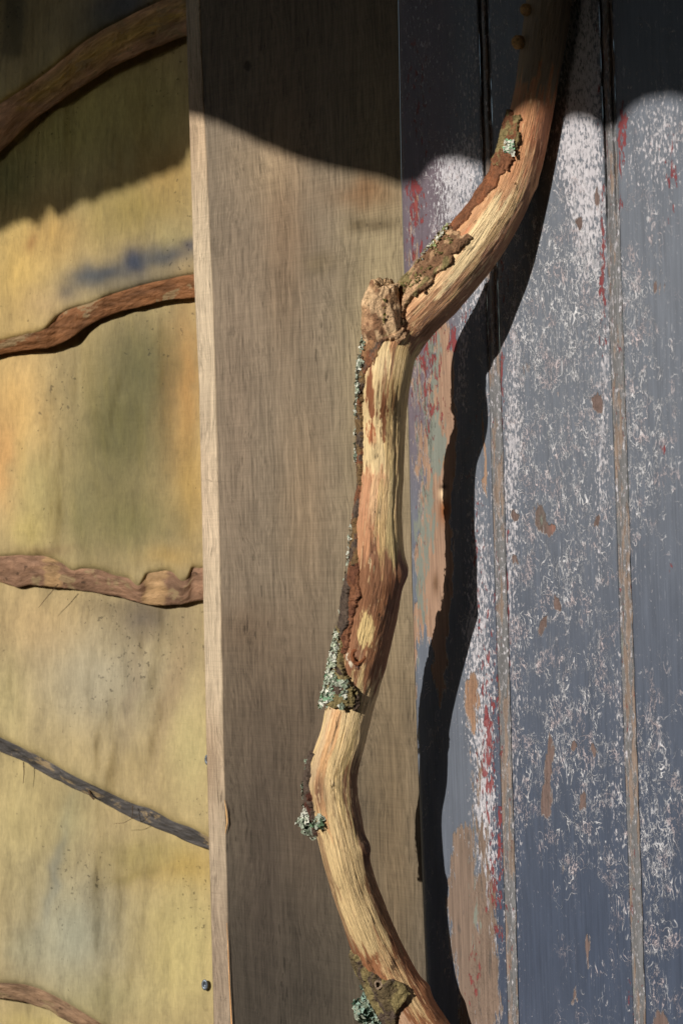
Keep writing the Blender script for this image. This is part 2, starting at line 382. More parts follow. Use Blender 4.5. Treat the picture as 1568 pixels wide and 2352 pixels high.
# the cladding starts behind the pale edge strip
STRIP_Y = POST_Y-.0012
xf = P(interp(1176, post_rl), 1176, STRIP_Y)[0]; REAR_Y = POST_Y+.028
def post_tint(U, V, side=False):
    return post_tint_raw(U, V, side)*(.87 if side else .83)
def post_tint_raw(U, V, side=False):
    if side:
        return blobs(U, V, lin(210, 190, 162, 1.0), [
            (450, 300, 60, 160, 0, lin(190, 155, 120, .95), .5), (455, 1150, 60, 200, 0, lin(200, 175, 150, 1.0), .5),
            (465, 1750, 60, 130, 0, lin(165, 130, 100, .8), .6), (490, 2250, 90, 360, 0, lin(148, 128, 112, .8), .8)], 10, 3)
    return blobs(U, V, lin(138, 124, 106, .98), [
        (880, 700, 90, 500, 0, lin(166, 150, 115, 1.15), .7), (880, 1700, 100, 700, 0, lin(150, 132, 100, 1.2), .6),
        (840, 445, 75, 40, 0, lin(120, 85, 55, 1.15), .75), (870, 515, 40, 18, 0, lin(85, 70, 50, 1.1), .7), (822, 515, 22, 14, 0, lin(90, 75, 50, 1.1), .6),
        (650, 500, 60, 300, 0, lin(140, 112, 85, 1.15), .5), (540, 900, 60, 500, 0, lin(138, 120, 102, 1.15), .6),
        (735, 600, 35, 25, 0, lin(115, 100, 75, 1.1), .6), (700, 1150, 60, 250, 0, lin(140, 118, 92, 1.2), .5),
        (620, 1560, 120, 160, 0, lin(125, 105, 85, 1.2), .5), (560, 1450, 80, 60, 0, lin(112, 90, 70, 1.2), .5),
        (700, 1900, 60, 300, 0, lin(128, 104, 84, 1.25), .5), (620, 380, 80, 80, 0, lin(170, 148, 118, 1.15), .5),
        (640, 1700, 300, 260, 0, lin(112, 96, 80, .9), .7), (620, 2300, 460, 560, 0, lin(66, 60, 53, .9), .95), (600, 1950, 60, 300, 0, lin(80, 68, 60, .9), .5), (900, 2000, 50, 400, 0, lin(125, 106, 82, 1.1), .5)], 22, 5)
def crack_map(U, V):
    c = np.zeros(U.shape)
    for (u0, v0, u1, v1, wd, st) in [(478, 662, 600, 658, 3, .5), (640, 655, 720, 657, 3, .4), (760, 650, 925, 645, 3, .45), (480, 1108, 560, 1105, 3, .55), (640, 1105, 760, 1098, 3, .35), (505, 770, 560, 768, 2.5, .4), (700, 1010, 800, 1006, 2.5, .35),
                                     (500, 655, 640, 662, 3, .5), (480, 882, 500, 882, 3, .6), (735, 1165, 780, 1330, 3.5, .4), (640, 1400, 740, 1440, 3.5, .4),
                                     (700, 1220, 790, 1400, 3, .35), (820, 905, 920, 900, 3, .5), (600, 1500, 700, 1498, 3, .3)]:
        t = np.clip(((U-u0)*(u1-u0)+(V-v0)*(v1-v0))/((u1-u0)**2+(v1-v0)**2), 0, 1)
        d = np.hypot(U-(u0+t*(u1-u0)), V-(v0+t*(v1-v0))-4*(noise3(U/30, V/90, 2.2)-.5))
        c = np.maximum(c, st*np.exp(-(d/wd)**2))
    for (u, v, ru, rv, st) in [(568, 152, 13, 16, 1.2), (872, 514, 9, 6, .8), (842, 517, 4, 7, .75), (820, 512, 6, 4, .7), (856, 508, 4, 4, .7), (735, 600, 7, 4, .55),
                               (600, 1095, 4, 4, .6), (575, 260, 3, 12, .5)]:
        c = np.maximum(c, st*np.exp(-(((U-u)/ru)**2+((V-v)/rv)**2)))
    return np.clip(c, 0, 1)
post = thing('door_post', (float(xf+.07), .03, 0), 'broad upright grey-brown sawn oak board between the yellow cladding and the painted door', 'post')
vv = np.linspace(-700, 3100, 1270)
a = np.linspace(0, 1, 150)
Uf = interp(vv, post_fl)[:, None]*(1-a)+interp(vv, post_r)[:, None]*a; Vf = vv[:, None]+0*Uf
Yf = POST_Y - .0007*(fbm(Uf/90, Vf/300, 1)-.5)
X = P(Uf, Vf, Yf)
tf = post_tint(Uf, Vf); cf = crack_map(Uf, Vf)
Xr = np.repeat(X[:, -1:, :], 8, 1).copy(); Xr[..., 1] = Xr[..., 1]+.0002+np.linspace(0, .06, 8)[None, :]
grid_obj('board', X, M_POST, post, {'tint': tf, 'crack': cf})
grid_obj('board_edge', Xr, M_POST, post, {'tint': np.repeat(tf[:, -1:], 8, 1), 'crack': np.zeros(Xr.shape[:2])})
k = np.linspace(0, 1, 30)[None, :]
Us = interp(vv, post_rl)[:, None]*(1-k)+interp(vv, post_fl)[:, None]*k+1.2*(fbm(vv[:, None]/40, k*.2, 3, 3)-.5); Vs = vv[:, None]+0*Us
Ys = STRIP_Y+.0008*np.exp(-k*12)+.0004*np.exp(-(1-k)*12)-.0004*(fbm(Us/9, Vs/90, 8)-.5)
Xs = P(Us, Vs, Ys)
ts = post_tint(Us, Vs, True); cs = 0*Us
for v0, st in [(440, .5), (478, .45), (600, .6), (676, .5), (905, .45), (1103, .7), (1278, .5), (1590, .5), (1860, .4), (2050, .6), (2125, .4), (130, .4)]:
    cs = np.maximum(cs, st*np.exp(-((Vs-v0-(Us-450)*.05-3*(noise3(Us/9, Vs/50, 1)-.5))/2.6)**2))
sl, sr = Xs[:, :1].copy(), Xs[:, -1:].copy(); sl[..., 1] += .06; sr[..., 1] += .004
edge_t = ts[:, -1:]*.8
grid_obj('edge_strip', np.concatenate([sl, Xs, sr], 1), M_POST, post, {'tint': np.concatenate([ts[:, :1], ts, edge_t], 1), 'crack': np.concatenate([cs[:, :1], cs, cs[:, -1:]], 1)})
# back of the post so that it is solid
# pale splinters lifting on the front left edge
def strip(name, pts, wd, mat, parent, tint, y=None, th=.0006):
    """small sliver of wood following pts (u, v, y)"""
    pts = np.array(pts, float); n = len(pts); C_ = P(pts[:, 0], pts[:, 1], pts[:, 2])
    ww = np.asarray(wd)*.000336; V = []
    for i in range(n):
        for (dx, dy) in ((-1, 0), (0, -1), (1, 0), (0, 1)):
            V.append(C_[i]+np.array([dx*ww[i]/2, dy*th/2*1.0, 0]))
    F = grid_faces(n, 4, True)
    return link(name, mesh_np(name, V, F, {'tint': np.tile(tint, (len(V), 1)), 'crack': np.zeros(len(V))}), mat, parent)
strip('splinter', [(516, 1838, .0055), (520, 1865, .0052), (522, 1890, .0050), (518, 1915, .0058)], [1, 6, 8, 1], M_POST, post, lin(220, 175, 120, 1.1))
strip('splinter', [(521, 2120, .0055), (524, 2180, .0054), (527, 2260, .0052), (532, 2352, .0052), (536, 2420, .0054)], [1, 4, 5, 6, 2], M_POST, post, lin(215, 165, 115, 1.1))

# ------------------------------------------------------------------ waney cladding
SA = math.radians(-25)
SN = np.array([-math.sin(SA), -math.cos(SA), 0.0]); SP = np.array([xf, REAR_Y, ORI[2]])
EDGES = [   # (arris line, lower line, set-back of the wane)
    ([(-800, 900), (-500, 640), (0, 240), (100, 172), (200, 92), (300, 35), (380, -2), (440, -28), (520, -60)],
     [(-800, 1010), (-500, 760), (0, 350), (50, 300), (150, 225), (240, 165), (330, 120), (425, 82), (520, 50)], .014),
    ([(-800, 900), (-400, 830), (0, 783), (60, 768), (105, 755), (140, 722), (200, 698), (300, 662), (380, 642), (445, 630), (520, 622)],
     [(-800, 960), (-400, 880), (0, 814), (60, 803), (125, 794), (165, 775), (200, 750), (260, 722), (330, 702), (400, 688), (445, 683), (520, 678)], .008),
    ([(-800, 1230), (-300, 1270), (0, 1278), (60, 1275), (110, 1280), (145, 1296), (165, 1310), (190, 1306), (225, 1308), (265, 1322), (295, 1328), (322, 1343), (336, 1322), (360, 1314), (395, 1314), (418, 1334), (432, 1328), (440, 1310), (460, 1305), (520, 1303)],
     [(-800, 1290), (-300, 1330), (0, 1336), (25, 1344), (45, 1349), (65, 1343), (110, 1347), (170, 1353), (230, 1362), (280, 1372), (320, 1385), (380, 1390), (430, 1384), (467, 1378), (520, 1372)], .010),
    ([(-800, 1420), (-300, 1590), (0, 1694), (60, 1722), (100, 1742), (170, 1782), (240, 1815), (320, 1850), (340, 1855), (400, 1888), (440, 1902), (480, 1924), (520, 1940)],
     [(-800, 1455), (-300, 1620), (0, 1725), (60, 1752), (120, 1787), (200, 1824), (260, 1855), (320, 1885), (350, 1897), (400, 1917), (430, 1932), (480, 1951), (520, 1966)], .006),
    ([(-800, 2420), (-300, 2290), (0, 2258), (50, 2260), (90, 2271), (130, 2290), (180, 2318), (230, 2350), (300, 2390), (400, 2430), (520, 2450)],
     [(-800, 2460), (-300, 2330), (0, 2291), (60, 2303), (110, 2320), (150, 2342), (200, 2366), (300, 2420), (400, 2460), (520, 2485)], .007),
    ([(-800, 2950), (0, 2900), (520, 2930)], [(-800, 2990), (0, 2940), (520, 2970)], .016)]
g = .735
YEL = lin(192, 170, 122, g)
SIDE_BLOBS = [
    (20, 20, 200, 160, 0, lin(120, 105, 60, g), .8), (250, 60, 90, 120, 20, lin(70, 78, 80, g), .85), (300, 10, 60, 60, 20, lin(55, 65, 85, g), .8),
    (150, 300, 230, 120, -28, lin(186, 176, 98, g), .85), (330, 250, 120, 120, 0, lin(186, 172, 100, g), .7), (20, 440, 60, 100, 0, lin(100, 115, 60, g), .7),  # first two olive tints raised to brighten the shaded upper board
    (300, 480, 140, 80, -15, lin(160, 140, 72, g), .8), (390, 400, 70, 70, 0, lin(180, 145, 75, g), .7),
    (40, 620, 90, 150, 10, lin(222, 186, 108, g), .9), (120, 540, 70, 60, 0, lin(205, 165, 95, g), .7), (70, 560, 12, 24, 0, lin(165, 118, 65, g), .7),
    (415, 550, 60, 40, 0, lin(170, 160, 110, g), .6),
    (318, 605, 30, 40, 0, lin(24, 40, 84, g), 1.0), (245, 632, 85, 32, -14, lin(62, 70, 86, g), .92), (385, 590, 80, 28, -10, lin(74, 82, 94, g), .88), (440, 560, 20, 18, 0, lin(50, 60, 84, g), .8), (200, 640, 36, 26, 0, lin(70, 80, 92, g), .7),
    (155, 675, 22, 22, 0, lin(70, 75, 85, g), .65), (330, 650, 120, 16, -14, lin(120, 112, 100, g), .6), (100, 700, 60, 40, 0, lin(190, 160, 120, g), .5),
    # third board
    (40, 930, 70, 150, 0, lin(232, 190, 120, g), .85), (10, 1060, 30, 110, 0, lin(236, 180, 112, g), .8), (100, 1130, 60, 110, 0, lin(190, 175, 112, g), .6),
    (270, 1000, 120, 230, 5, lin(112, 106, 64, g), .95), (330, 850, 100, 130, 5, lin(108, 104, 66, g), .85), (190, 1180, 40, 110, 0, lin(140, 132, 88, g), .7),
    (380, 900, 26, 160, 0, lin(128, 104, 58, g), .7), (430, 900, 34, 220, 0, lin(188, 142, 82, g), .8), (440, 1120, 50, 130, 0, lin(186, 152, 85, g), .75),
    (300, 1200, 110, 80, 0, lin(122, 116, 70, g), .8), (60, 1220, 50, 50, 0, lin(205, 185, 112, g), .6), (390, 1285, 60, 24, 0, lin(196, 160, 88, g), .6), (100, 1262, 70, 12, 0, lin(120, 90, 60, g), .5),
    # fourth
    (90, 1450, 120, 90, 0, lin(214, 180, 126, g), .7), (230, 1560, 170, 130, 0, lin(184, 174, 148, g), .9), (330, 1420, 60, 50, 10, lin(98, 88, 82, g), .85), (280, 1400, 100, 22, 5, lin(128, 112, 84, g), .5),
    (430, 1420, 40, 100, 0, lin(150, 135, 105, g), .6), (395, 1600, 26, 150, 12, lin(168, 140, 108, g), .55), (300, 1590, 18, 130, 12, lin(160, 142, 116, g), .5), (20, 1600, 40, 90, 0, lin(212, 196, 140, g), .6), (450, 1720, 60, 120, 0, lin(205, 192, 135, g), .6),
    # fifth
    (40, 1900, 90, 200, 0, lin(204, 188, 132, g), .6), (130, 2000, 14, 140, 12, lin(120, 122, 118, g), .7), (165, 1880, 50, 90, 12, lin(160, 155, 115, g), .6), (170, 2150, 130, 160, 0, lin(166, 166, 146, g), .9),
    (420, 1990, 90, 50, -5, lin(190, 155, 75, g), .8), (330, 1960, 100, 40, -10, lin(170, 155, 95, g), .6), (420, 2180, 110, 170, 0, lin(204, 188, 126, g), .8), (60, 2190, 60, 60, 0, lin(176, 172, 142, g), .6),
    (300, 2010, 60, 14, -18, lin(140, 125, 65, g), .5), (240, 2300, 120, 60, 0, lin(180, 172, 122, g), .5), (80, 2345, 80, 30, 0, lin(205, 185, 115, g), .6)]
clad = thing('waney_cladding', (float(xf-.25), float(REAR_Y+.06), 0), 'lapped yellow-brown boards with wavy bark edges left of the grey oak post', 'cladding')
prev = [(-800, -900), (520, -900)]
uu = np.linspace(-800, 505, 520)
wane_base = [lin(172, 136, 108, 1.15), lin(122, 82, 52, 1.1), lin(140, 108, 86, 1.1), lin(84, 80, 78, 1.0), lin(140, 112, 88, 1.0), lin(130, 100, 80, 1.0)]
for i, (arr, low, back) in enumerate(EDGES):
    top = interp(uu, prev)-70
    ja = 3.0*(fbm(uu/35, i*9.1, 0, 4)-.5); jl = 7.0*(fbm(uu/28, i*5.7+3, 1, 4)-.5)
    A_ = smooth_interp(uu, arr)[..., 0]+ja; L_ = smooth_interp(uu, low)[..., 0]+jl
    b = np.linspace(0, 1, 190)[:, None]
    Ub = uu[None, :]+0*b; Vb = top*(1-b)+A_*b
    lift = -.002+(.022 if i else .030)*np.clip((Vb-top)/(A_-top+1), 0, 1)**1.3          # each board leans out over the next
    und = .0100*(fbm(Ub/100, Vb/300, i*3.3, 3)-.5)*1.6+.0026*(fbm(Ub/34, Vb/130, i*2.3+8, 3)-.5)
    if i == 2:
        for (bu, bv, ru, rv, am) in ((235, 860, 40, 160, .004), (150, 1170, 26, 120, -.003), (90, 1120, 50, 160, .0025), (350, 930, 40, 180, .002)):
            und = und + am*np.exp(-(((Ub-bu)/ru)**2+((Vb-bv)/rv)**2))
    und = und*sstep(540-Ub, 40, 200)
    # roll the face over close to the wavy edge
    roll = -.004*np.exp(-(A_-Vb)/7.0)
    X = Pplane(Ub, Vb, SP, SN, -(0*Ub)+lift+und+roll)
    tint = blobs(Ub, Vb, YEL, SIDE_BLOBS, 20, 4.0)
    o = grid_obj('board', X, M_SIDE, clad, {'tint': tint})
    # wane: bark edge curving back and down
    nb = 16; c = np.linspace(0, 1, nb)[:, None]
    Vw = A_*(1-c)+L_*c; Uw = uu[None, :]+0*c
    prof = back*(c**1.35); l0 = (.020 if i else .028)-.004
    liftw = l0+und[-1][None, :]*(1-.5*c)-prof+(.0040*(fbm(Uw/40, Vw/7, i+.5, 4)-.5))*np.sin(np.pi*np.clip(c, 0, 1))
    liftw = np.where(c == 0, l0+und[-1][None, :], liftw)
    Xw = Pplane(Uw, Vw, SP, SN, liftw+0*Uw)
    # then the hidden underside running back into the wall
    Xu = Pplane(uu, L_+1.0, SP, SN, liftw[-1]-.03)[None]
    Xw = np.concatenate([Xw, Xu], 0)
    tb = wane_base[i]
    tw = np.zeros(Xw.shape)+tb
    nn = fbm(Xw[..., 0]*60, Xw[..., 2]*120, i*4.4, 4)
    tw = tw*(0.6+0.8*nn)[..., None]
    if i == 0:
        q = (sstep(fbm(uu/110, 3.3, 2, 3)[None, :]+.25*(c-.5)*-1+.3*(fbm(Uw/50, Vw/12, 7, 4)-.5), .5, .6)*(1-np.abs(c*2-.9)).clip(0, 1))
        q = np.concatenate([q, q[-1:]*0], 0)[..., None]; tw = tw*(1-q)+lin(180, 150, 85)*q
    if i == 2:
        q = (sstep(fbm(uu/60, 3.3, 5, 3)[None, :]+.4*(fbm(Uw/30, Vw/9, 7, 4)-.5), .5, .62)*.7)
        q = np.concatenate([q, q[-1:]*0], 0)[..., None]; tw = tw*(1-q)+lin(186, 152, 108)*q
    al = np.stack([Uw*.00055, 0*Uw+i*.37, c*(.010 if i else .026)+0*Uw], -1); al = np.concatenate([al, al[-1:]], 0)
    w_ = grid_obj('bark_edge', Xw, M_WANE, o, {'tint': tw, 'along': al})
    if i == 3: w_['label'] = 'thin dark grey board edge'
    prev = low
# screws in the cladding
def screw(u, v, off, ru, rv):
    c = Pplane(u, v, SP, SN, off); V = []; F = []
    tx = np.array([math.cos(SA), -math.sin(SA), 0.]); n_ = 20
    prof = [(1.0, 0.0), (1.0, .0006), (.85, .0010), (.45, .0010), (.38, .0001), (0.001, .0001)]
    for (rr, h) in prof:
        for k in range(n_):
            an = 2*math.pi*k/n_
            V.append(c+tx*math.cos(an)*ru*rr+U0*math.sin(an)*rv*rr+SN*h)
    return link('screw_head', mesh_np('screw_head', V, grid_faces(len(prof), n_, True)), M_METAL, clad)
screw(471, 2262, .0145, .0030, .0046); screw(478, 1745, .015, .0030, .0046)

# ------------------------------------------------------------------ painted door of beaded planks
door = thing('painted_door', (.2, .02, 0), 'peeling blue-grey painted plank door with beaded joints right of the oak post', 'door')
beadL = lambda v: 1097+.0297*v
beadW = lambda v: 24+3*np.sin(np.asarray(v)/800.)
bead2L = lambda v: 1374+.0345*v
bead2W = lambda v: 31-.0014*v
bead3L = lambda v: 1668+.0345*v
bead4L = lambda v: 1975+.0345*v
GREY, BLUE = lin(120, 126, 137, .87), lin(66, 77, 99, .87)
PINKW, TANW = lin(180, 146, 122, .76), lin(138, 118, 104, .85)
WHITE_D = [(935, 450, 18, 140, 0, -.3),(960, 120, 40, 240, 0, .25), (1340, 100, 60, 160, 0, .3),(1045, 480, 60, 150, 0, .5), (1060, 380, 60, 60, 0, .35), (1345, 420, 50, 230, 0, .62), (1290, 330, 45, 110, 0, .35), (1172, 1100, 22, 450, 1, .42), (1180, 1900, 22, 500, 1, .3),
           (1100, 1500, 38, 420, 0, .5), (1120, 1950, 26, 260, 0, .55), (1100, 650, 50, 120, 0, .5), (1480, 340, 70, 140, 0, .26), (1420, 1700, 16, 700, 2, .3), (1340, 900, 50, 420, 3, .16),
           (1110, 2280, 30, 120, 0, .5), (1385, 1000, 16, 500, 2, .35), (1540, 300, 50, 150, 0, .25), (1100, 150, 90, 200, 0, .3), (1330, 100, 60, 200, 0, .3), (1060, 850, 14, 120, 0, .5), (1215, 1000, 60, 500, 0, .12)]
RED_D = [(1085, 2250, 24, 140, 0, .3), (1150, 2000, 12, 300, 1, .35), (1165, 1500, 10, 300, 1, .35),(1155, 1700, 14, 500, 1, .35), (1090, 1150, 20, 300, 0, .4), (1125, 1950, 18, 300, 0, .35), (1300, 780, 90, 120, 0, .22),(960, 200, 40, 220, 0, .5), (1040, 330, 40, 120, 0, .35), (1370, 130, 30, 200, 0, .4), (1000, 900, 50, 330, 0, .38), (960, 1250, 20, 120, 0, .3), (1085, 480, 20, 120, 0, .3), (1150, 500, 10, 200, 0, .35), (1160, 650, 16, 60, 0, .5), (1520, 350, 40, 160, 0, .3), (1290, 620, 120, 60, 0, .2),(1385, 480, 12, 260, 2, .5), (1428, 290, 13, 75, 0, .85), (1427, 430, 9, 110, 1, .6), (1540, 430, 18, 150, 0, .35), (1145, 1000, 12, 260, 1, .5), (1150, 1350, 14, 300, 1, .45), (1115, 1500, 30, 300, 0, .42),
         (1118, 1750, 24, 180, 0, .34), (955, 600, 34, 180, 0, .55), (950, 450, 26, 60, 0, .4), (970, 850, 40, 150, 0, .35), (1040, 780, 18, 40, 0, .6), (1075, 720, 18, 40, 0, .6), (1385, 720, 9, 160, 1, .5), (1145, 870, 9, 60, 0, .7),
         (1520, 1035, 6, 22, -8, .95), (1130, 2050, 14, 80, 0, .3), (1355, 480, 14, 90, 0, .4), (1450, 2280, 12, 80, 0, .55), (1085, 2230, 20, 100, 0, .35), (1540, 1300, 5, 14, 0, .8)]
BARE_D = [(1022, 1160, 16, 60, 0, .6), (1040, 2080, 26, 180, 0, .35), (1090, 1750, 24, 120, 0, .35),(1016, 1180, 24, 420, 1, 0.72), (995, 1400, 34, 260, 0, 0.7), (1085, 1600, 22, 80, 0, 0.62), (1022, 900, 24, 200, -3, 0.48), (1112, 1050, 6, 150, 0, .6), (975, 1420, 30, 260, 1, 0.6), (1120, 700, 14, 90, 0, 0.6), (1060, 680, 20, 40, 0, 0.4),
          (970, 950, 40, 260, 0, 0.44), (1110, 2100, 42, 260, 0, 0.6), (1060, 2050, 26, 260, 0, 0.5), (1100, 2352, 60, 160, 0, 0.5), (955, 1600, 10, 200, 0, 0.48), (1060, 600, 22, 40, 0, 0.48), (950, 560, 24, 160, 0, 0.4),
          (1238, 1180, 15, 32, 12, 0.88), (1262, 1215, 22, 20, 0, 0.88), (1245, 1432, 8, 30, 20, 0.8), (1276, 1390, 8, 18, -20, 0.8), (1180, 1182, 9, 18, 0, 0.8), (1185, 1288, 8, 14, 0, 0.72), (1262, 1740, 14, 70, 6, 0.8), (1258, 1840, 14, 40, 0, 0.8),
          (1335, 1838, 11, 26, 0, 0.72), (1362, 1720, 8, 18, 0, 0.72), (1315, 1715, 6, 20, 0, 0.72), (1370, 930, 14, 24, 0, 0.8), (1330, 515, 9, 22, 0, 0.64), (1365, 450, 12, 30, 0, 0.56), (1280, 905, 18, 14, 0, 0.4), (1180, 2020, 8, 24, 0, 0.56),
          (1350, 2180, 7, 40, 0, 0.64), (1320, 2290, 7, 30, 0, 0.56), (1512, 2350, 26, 40, 0, 0.76), (1510, 660, 22, 20, 0, 0.4), (1370, 1195, 8, 14, 0, 0.72), (1290, 1995, 8, 50, 0, 0.32), (1400, 2000, 10, 120, 0, 0.24), (1210, 850, 26, 20, 0, 0.4)]
GREEN_D = [(1005, 1480, 20, 120, 0, .3), (1000, 880, 60, 200, 0, .22),(985, 1000, 34, 220, 0, .42), (970, 1250, 28, 140, 0, .55), (965, 1420, 20, 150, 0, .45), (1000, 1120, 18, 200, 0, .2), (1010, 1020, 20, 60, 0, .4), (1085, 2000, 22, 160, 0, .45), (1000, 780, 16, 60, 0, .5), (955, 800, 18, 120, 0, .4), (1100, 2200, 30, 130, 0, .42), (1245, 1195, 12, 22, 0, .45)]
LINE_D = [(1500, 1400, 50, 260, 0, -.3), (1230, 2120, 50, 260, 0, -.35), (1520, 800, 36, 160, 0, -.2), (1045, 1850, 40, 160, 0, -.4), (1290, 1500, 60, 90, 0, -.2), (1350, 2100, 40, 120, 0, -.2),(1280, 950, 150, 500, 0, .36), (1300, 1700, 140, 420, 0, .36), (1480, 900, 70, 300, 0, .45), (1500, 1900, 60, 400, 0, .50), (1290, 650, 130, 160, 0, .45), (1050, 480, 70, 160, 0, .3), (1500, 1150, 60, 200, 0, .25)]
def plank(name, fL, fR, y0, label=None, nu=130):
    vs = np.linspace(-700, 3100, 1100)[:, None]; a = np.linspace(0, 1, nu)[None, :]
    L, R = fL(vs), fR(vs); U = L*(1-a)+R*a; V = vs+0*U
    Y = y0+.0009*(fbm(U/160, V/500, 3)-.5)+.0003*(fbm(U/12, V/60, 9)-.5)
    e = np.minimum(U-L, R-U); Y = Y+.0012*np.exp(-e/2.5)
    X = P(U, V, Y)
    A = np.stack([dens(U, V, WHITE_D, .34, 14, 1), dens(U, V, RED_D, .10, 10, 2), dens(U, V, BARE_D, .10, 13, 3)], -1)
    low = sstep(V, 1500, 2300)*sstep(U, 1170, 1260)
    A[..., 0] = np.clip(A[..., 0]-.10*low, 0, 1)
    # solid scraps of grey paint that survived on the stripped plank
    keep = dens(U, V, [(975, 1600, 30, 170, 0, 1.0), (1045, 1790, 34, 95, 0, 1.0), (1008, 1950, 16, 130, 0, .7), (1030, 700, 10, 60, 0, .0)], 0, 12, 6)
    A[..., 2] *= (1-.9*keep); A[..., 0] *= (1-.5*keep)
    B = np.stack([dens(U, V, LINE_D, .28, 20, 4), dens(U, V, GREEN_D, .05, 12, 5), dens(U, V, [(1115, 1550, 26, 330, 0, .42), (1148, 1250, 14, 400, 1, .35), (1430, 300, 14, 80, 0, .3)], .02, 8, 7)], -1)
    t = (sstep(V, 600, 2200)*.85+.1*(fbm(U/80, V/200, 5)-.5))[..., None]
    t = np.clip(t*np.where(U > 1120, 1, .35)[..., None], 0, 1)
    pc = GREY*(1-t)+BLUE*t
    lf = (1-sstep(U, 1000, 1080))[..., None]*(1-sstep(V, 900, 1300))[..., None]*.7; pc = pc*(1-lf)+lin(112, 92, 100)*lf
    wc = PINKW*(1-sstep(V, 1650, 1900)[..., None])+TANW*sstep(V, 1650, 1900)[..., None]
    chip = sstep(U, 1150, 1175)[..., None]; wc = wc*(1-chip)+lin(128, 108, 102, .78)*chip
    wc = blobs(U, V, 0, [], 0) + wc
    for (u, v, ru, rv, rgb, st) in [(1021, 1172, 12, 30, lin(140, 80, 32), 1.0), (1014, 1135, 7, 13, lin(235, 205, 165), .9), (1018, 1118, 9, 6, lin(50, 34, 22), 1.0), (1018, 1050, 9, 16, lin(120, 90, 60), .7), (1088, 1600, 26, 60, lin(160, 118, 90, .85), .5), (1000, 1340, 7, 26, lin(100, 70, 45), .8),
                                    (1020, 1055, 8, 14, lin(200, 160, 120), .6), (1245, 1190, 14, 26, lin(105, 100, 95), .7), (1275, 1210, 14, 16, lin(165, 115, 100), .7), (1050, 968, 6, 8, lin(170, 95, 70), .9)]:
        q = (st*np.exp(-((U-u)/ru)**2-((V-v)/rv)**2))[..., None]; wc = wc*(1-q)+rgb*q
    o = grid_obj(name, X, M_PAINT, door, {'wear': A, 'wear_more': B, 'paint': pc, 'woodc': wc})
    if label: o['label'] = label
    # returned edge on the left so that the plank has thickness
    Xl = np.repeat(X[:, :1], 4, 1).copy(); Xl[..., 1] += np.linspace(0.0001, .028, 4)[None, :]
    return o, Xl, pc
pl, Xl, pc = plank('plank', lambda v: interp(v, post_r)+1.0, beadL, 0.0, 'stripped narrow plank of pink wood and paint scraps')
n4 = Xl.shape[0]
edge = grid_obj('plank_edge', Xl[:, ::-1], M_PAINT, pl, {'wear': np.tile([.3, .2, .75], (n4, 4, 1)), 'wear_more': np.tile([.0, .2, .1], (n4, 4, 1)), 'paint': np.tile(GREY, (n4, 4, 1)), 'woodc': np.tile(PINKW, (n4, 4, 1))})
plank('plank', lambda v: beadL(v)+beadW(v), bead2L, 0.0, 'wide blue-grey plank with curling white paint rims')
plank('plank', lambda v: bead2L(v)+bead2W(v), bead3L, 0.0, 'smooth blue-grey plank', 110)
plank('plank', lambda v: bead3L(v)+29, bead4L, 0.0, None, 60)
def bead(fL, fW, big, seed):
    prof = [(0, .0), (.03, .0016), (.10 if not big else .12, .0040), (.17 if not big else .26, .0040), (.24 if not big else .32, .0012), (.34, .0002), (.46, -.0003), (.58, -.0003), (.70, .0004), (.78, .0016), (.84, .0022), (.90, .0018), (.96, .0004), (1.0, .0)]
    vs = np.linspace(-700, 3100, 900)[:, None]; a = np.array([p[0] for p in prof])[None, :]; y = np.array([p[1] for p in prof])[None, :]
    U = fL(vs)+1.6*(fbm(vs/30, seed, 1, 3)-.5)+fW(vs)*a*(.94+.12*fbm(vs/50, seed, 4, 3)); V = vs+0*U
    fill = (.28+.72*(1-sstep(V, 250, 800)))*(.7+.6*fbm(U/14, V/40, seed+5, 3))
    Y = np.where(y > 0, y*fill, y)+.0012*np.exp(-np.minimum(a, 1-a)*40)+.0005*(fbm(U/6, V/70, seed)-.5); X = P(U, V, Y)
    nz = fbm(U/8, V/60, seed, 4)
    A = np.stack([.40+.35*nz, .34+.55*(fbm(U/6, V/110, seed+3)-.5)+.16*(np.abs(a-.2) < .12), .50+.6*(fbm(U/9, V/140, seed+6)-.5)], -1)
    B = np.stack([0*U, .30+.5*(fbm(U/9, V/120, seed+8)-.5), .3*(nz-.4)], -1)
    return grid_obj('bead', X, M_PAINT, door, {'wear': np.clip(A, 0, 1), 'wear_more': np.clip(B, 0, 1), 'paint': np.zeros(X.shape)+lin(118, 118, 120, .9), 'woodc': np.zeros(X.shape)+lin(148, 130, 118, .85)})
bead(beadL, beadW, True, 2.0); bead(bead2L, bead2W, False, 12.0); bead(bead3L, lambda v: 29+0*v, False, 22.0)

# ------------------------------------------------------------------ crooked branch
#        v     u   half width  height above the door (mm)
BR = [(-260, 1282, 50, 17.5), (-60, 1265, 50, 17.5), (0, 1260, 50, 17.5), (100, 1246, 50, 17.5), (200, 1230, 50, 17.5), (300, 1211, 51, 17.5), (400, 1184, 54, 20), (470, 1150, 60, 26), (558, 1092, 66, 38),
      (612, 1050, 66, 46), (675, 995, 67, 56), (745, 930, 66, 66), (800, 898, 60, 79), (850, 889, 56, 86), (950, 878, 54, 81), (1100, 876, 51, 81), (1200, 868, 53, 86), (1300, 867, 60, 84), (1400, 854, 60, 80),
      (1500, 833, 57, 80), (1600, 808, 54, 84), (1700, 785, 53, 92), (1760, 769, 55, 94), (1800, 764, 57, 95), (1860, 770, 57, 94), (1900, 779, 55, 92), (1960, 792, 54, 89), (2040, 813, 53, 81), (2100, 835, 54, 74), (2200, 878, 57, 60),
      (2300, 930, 60, 48), (2400, 990, 63, 35), (2500, 1050, 66, 32), (2700, 1180, 70, 28)]
NS = 1500
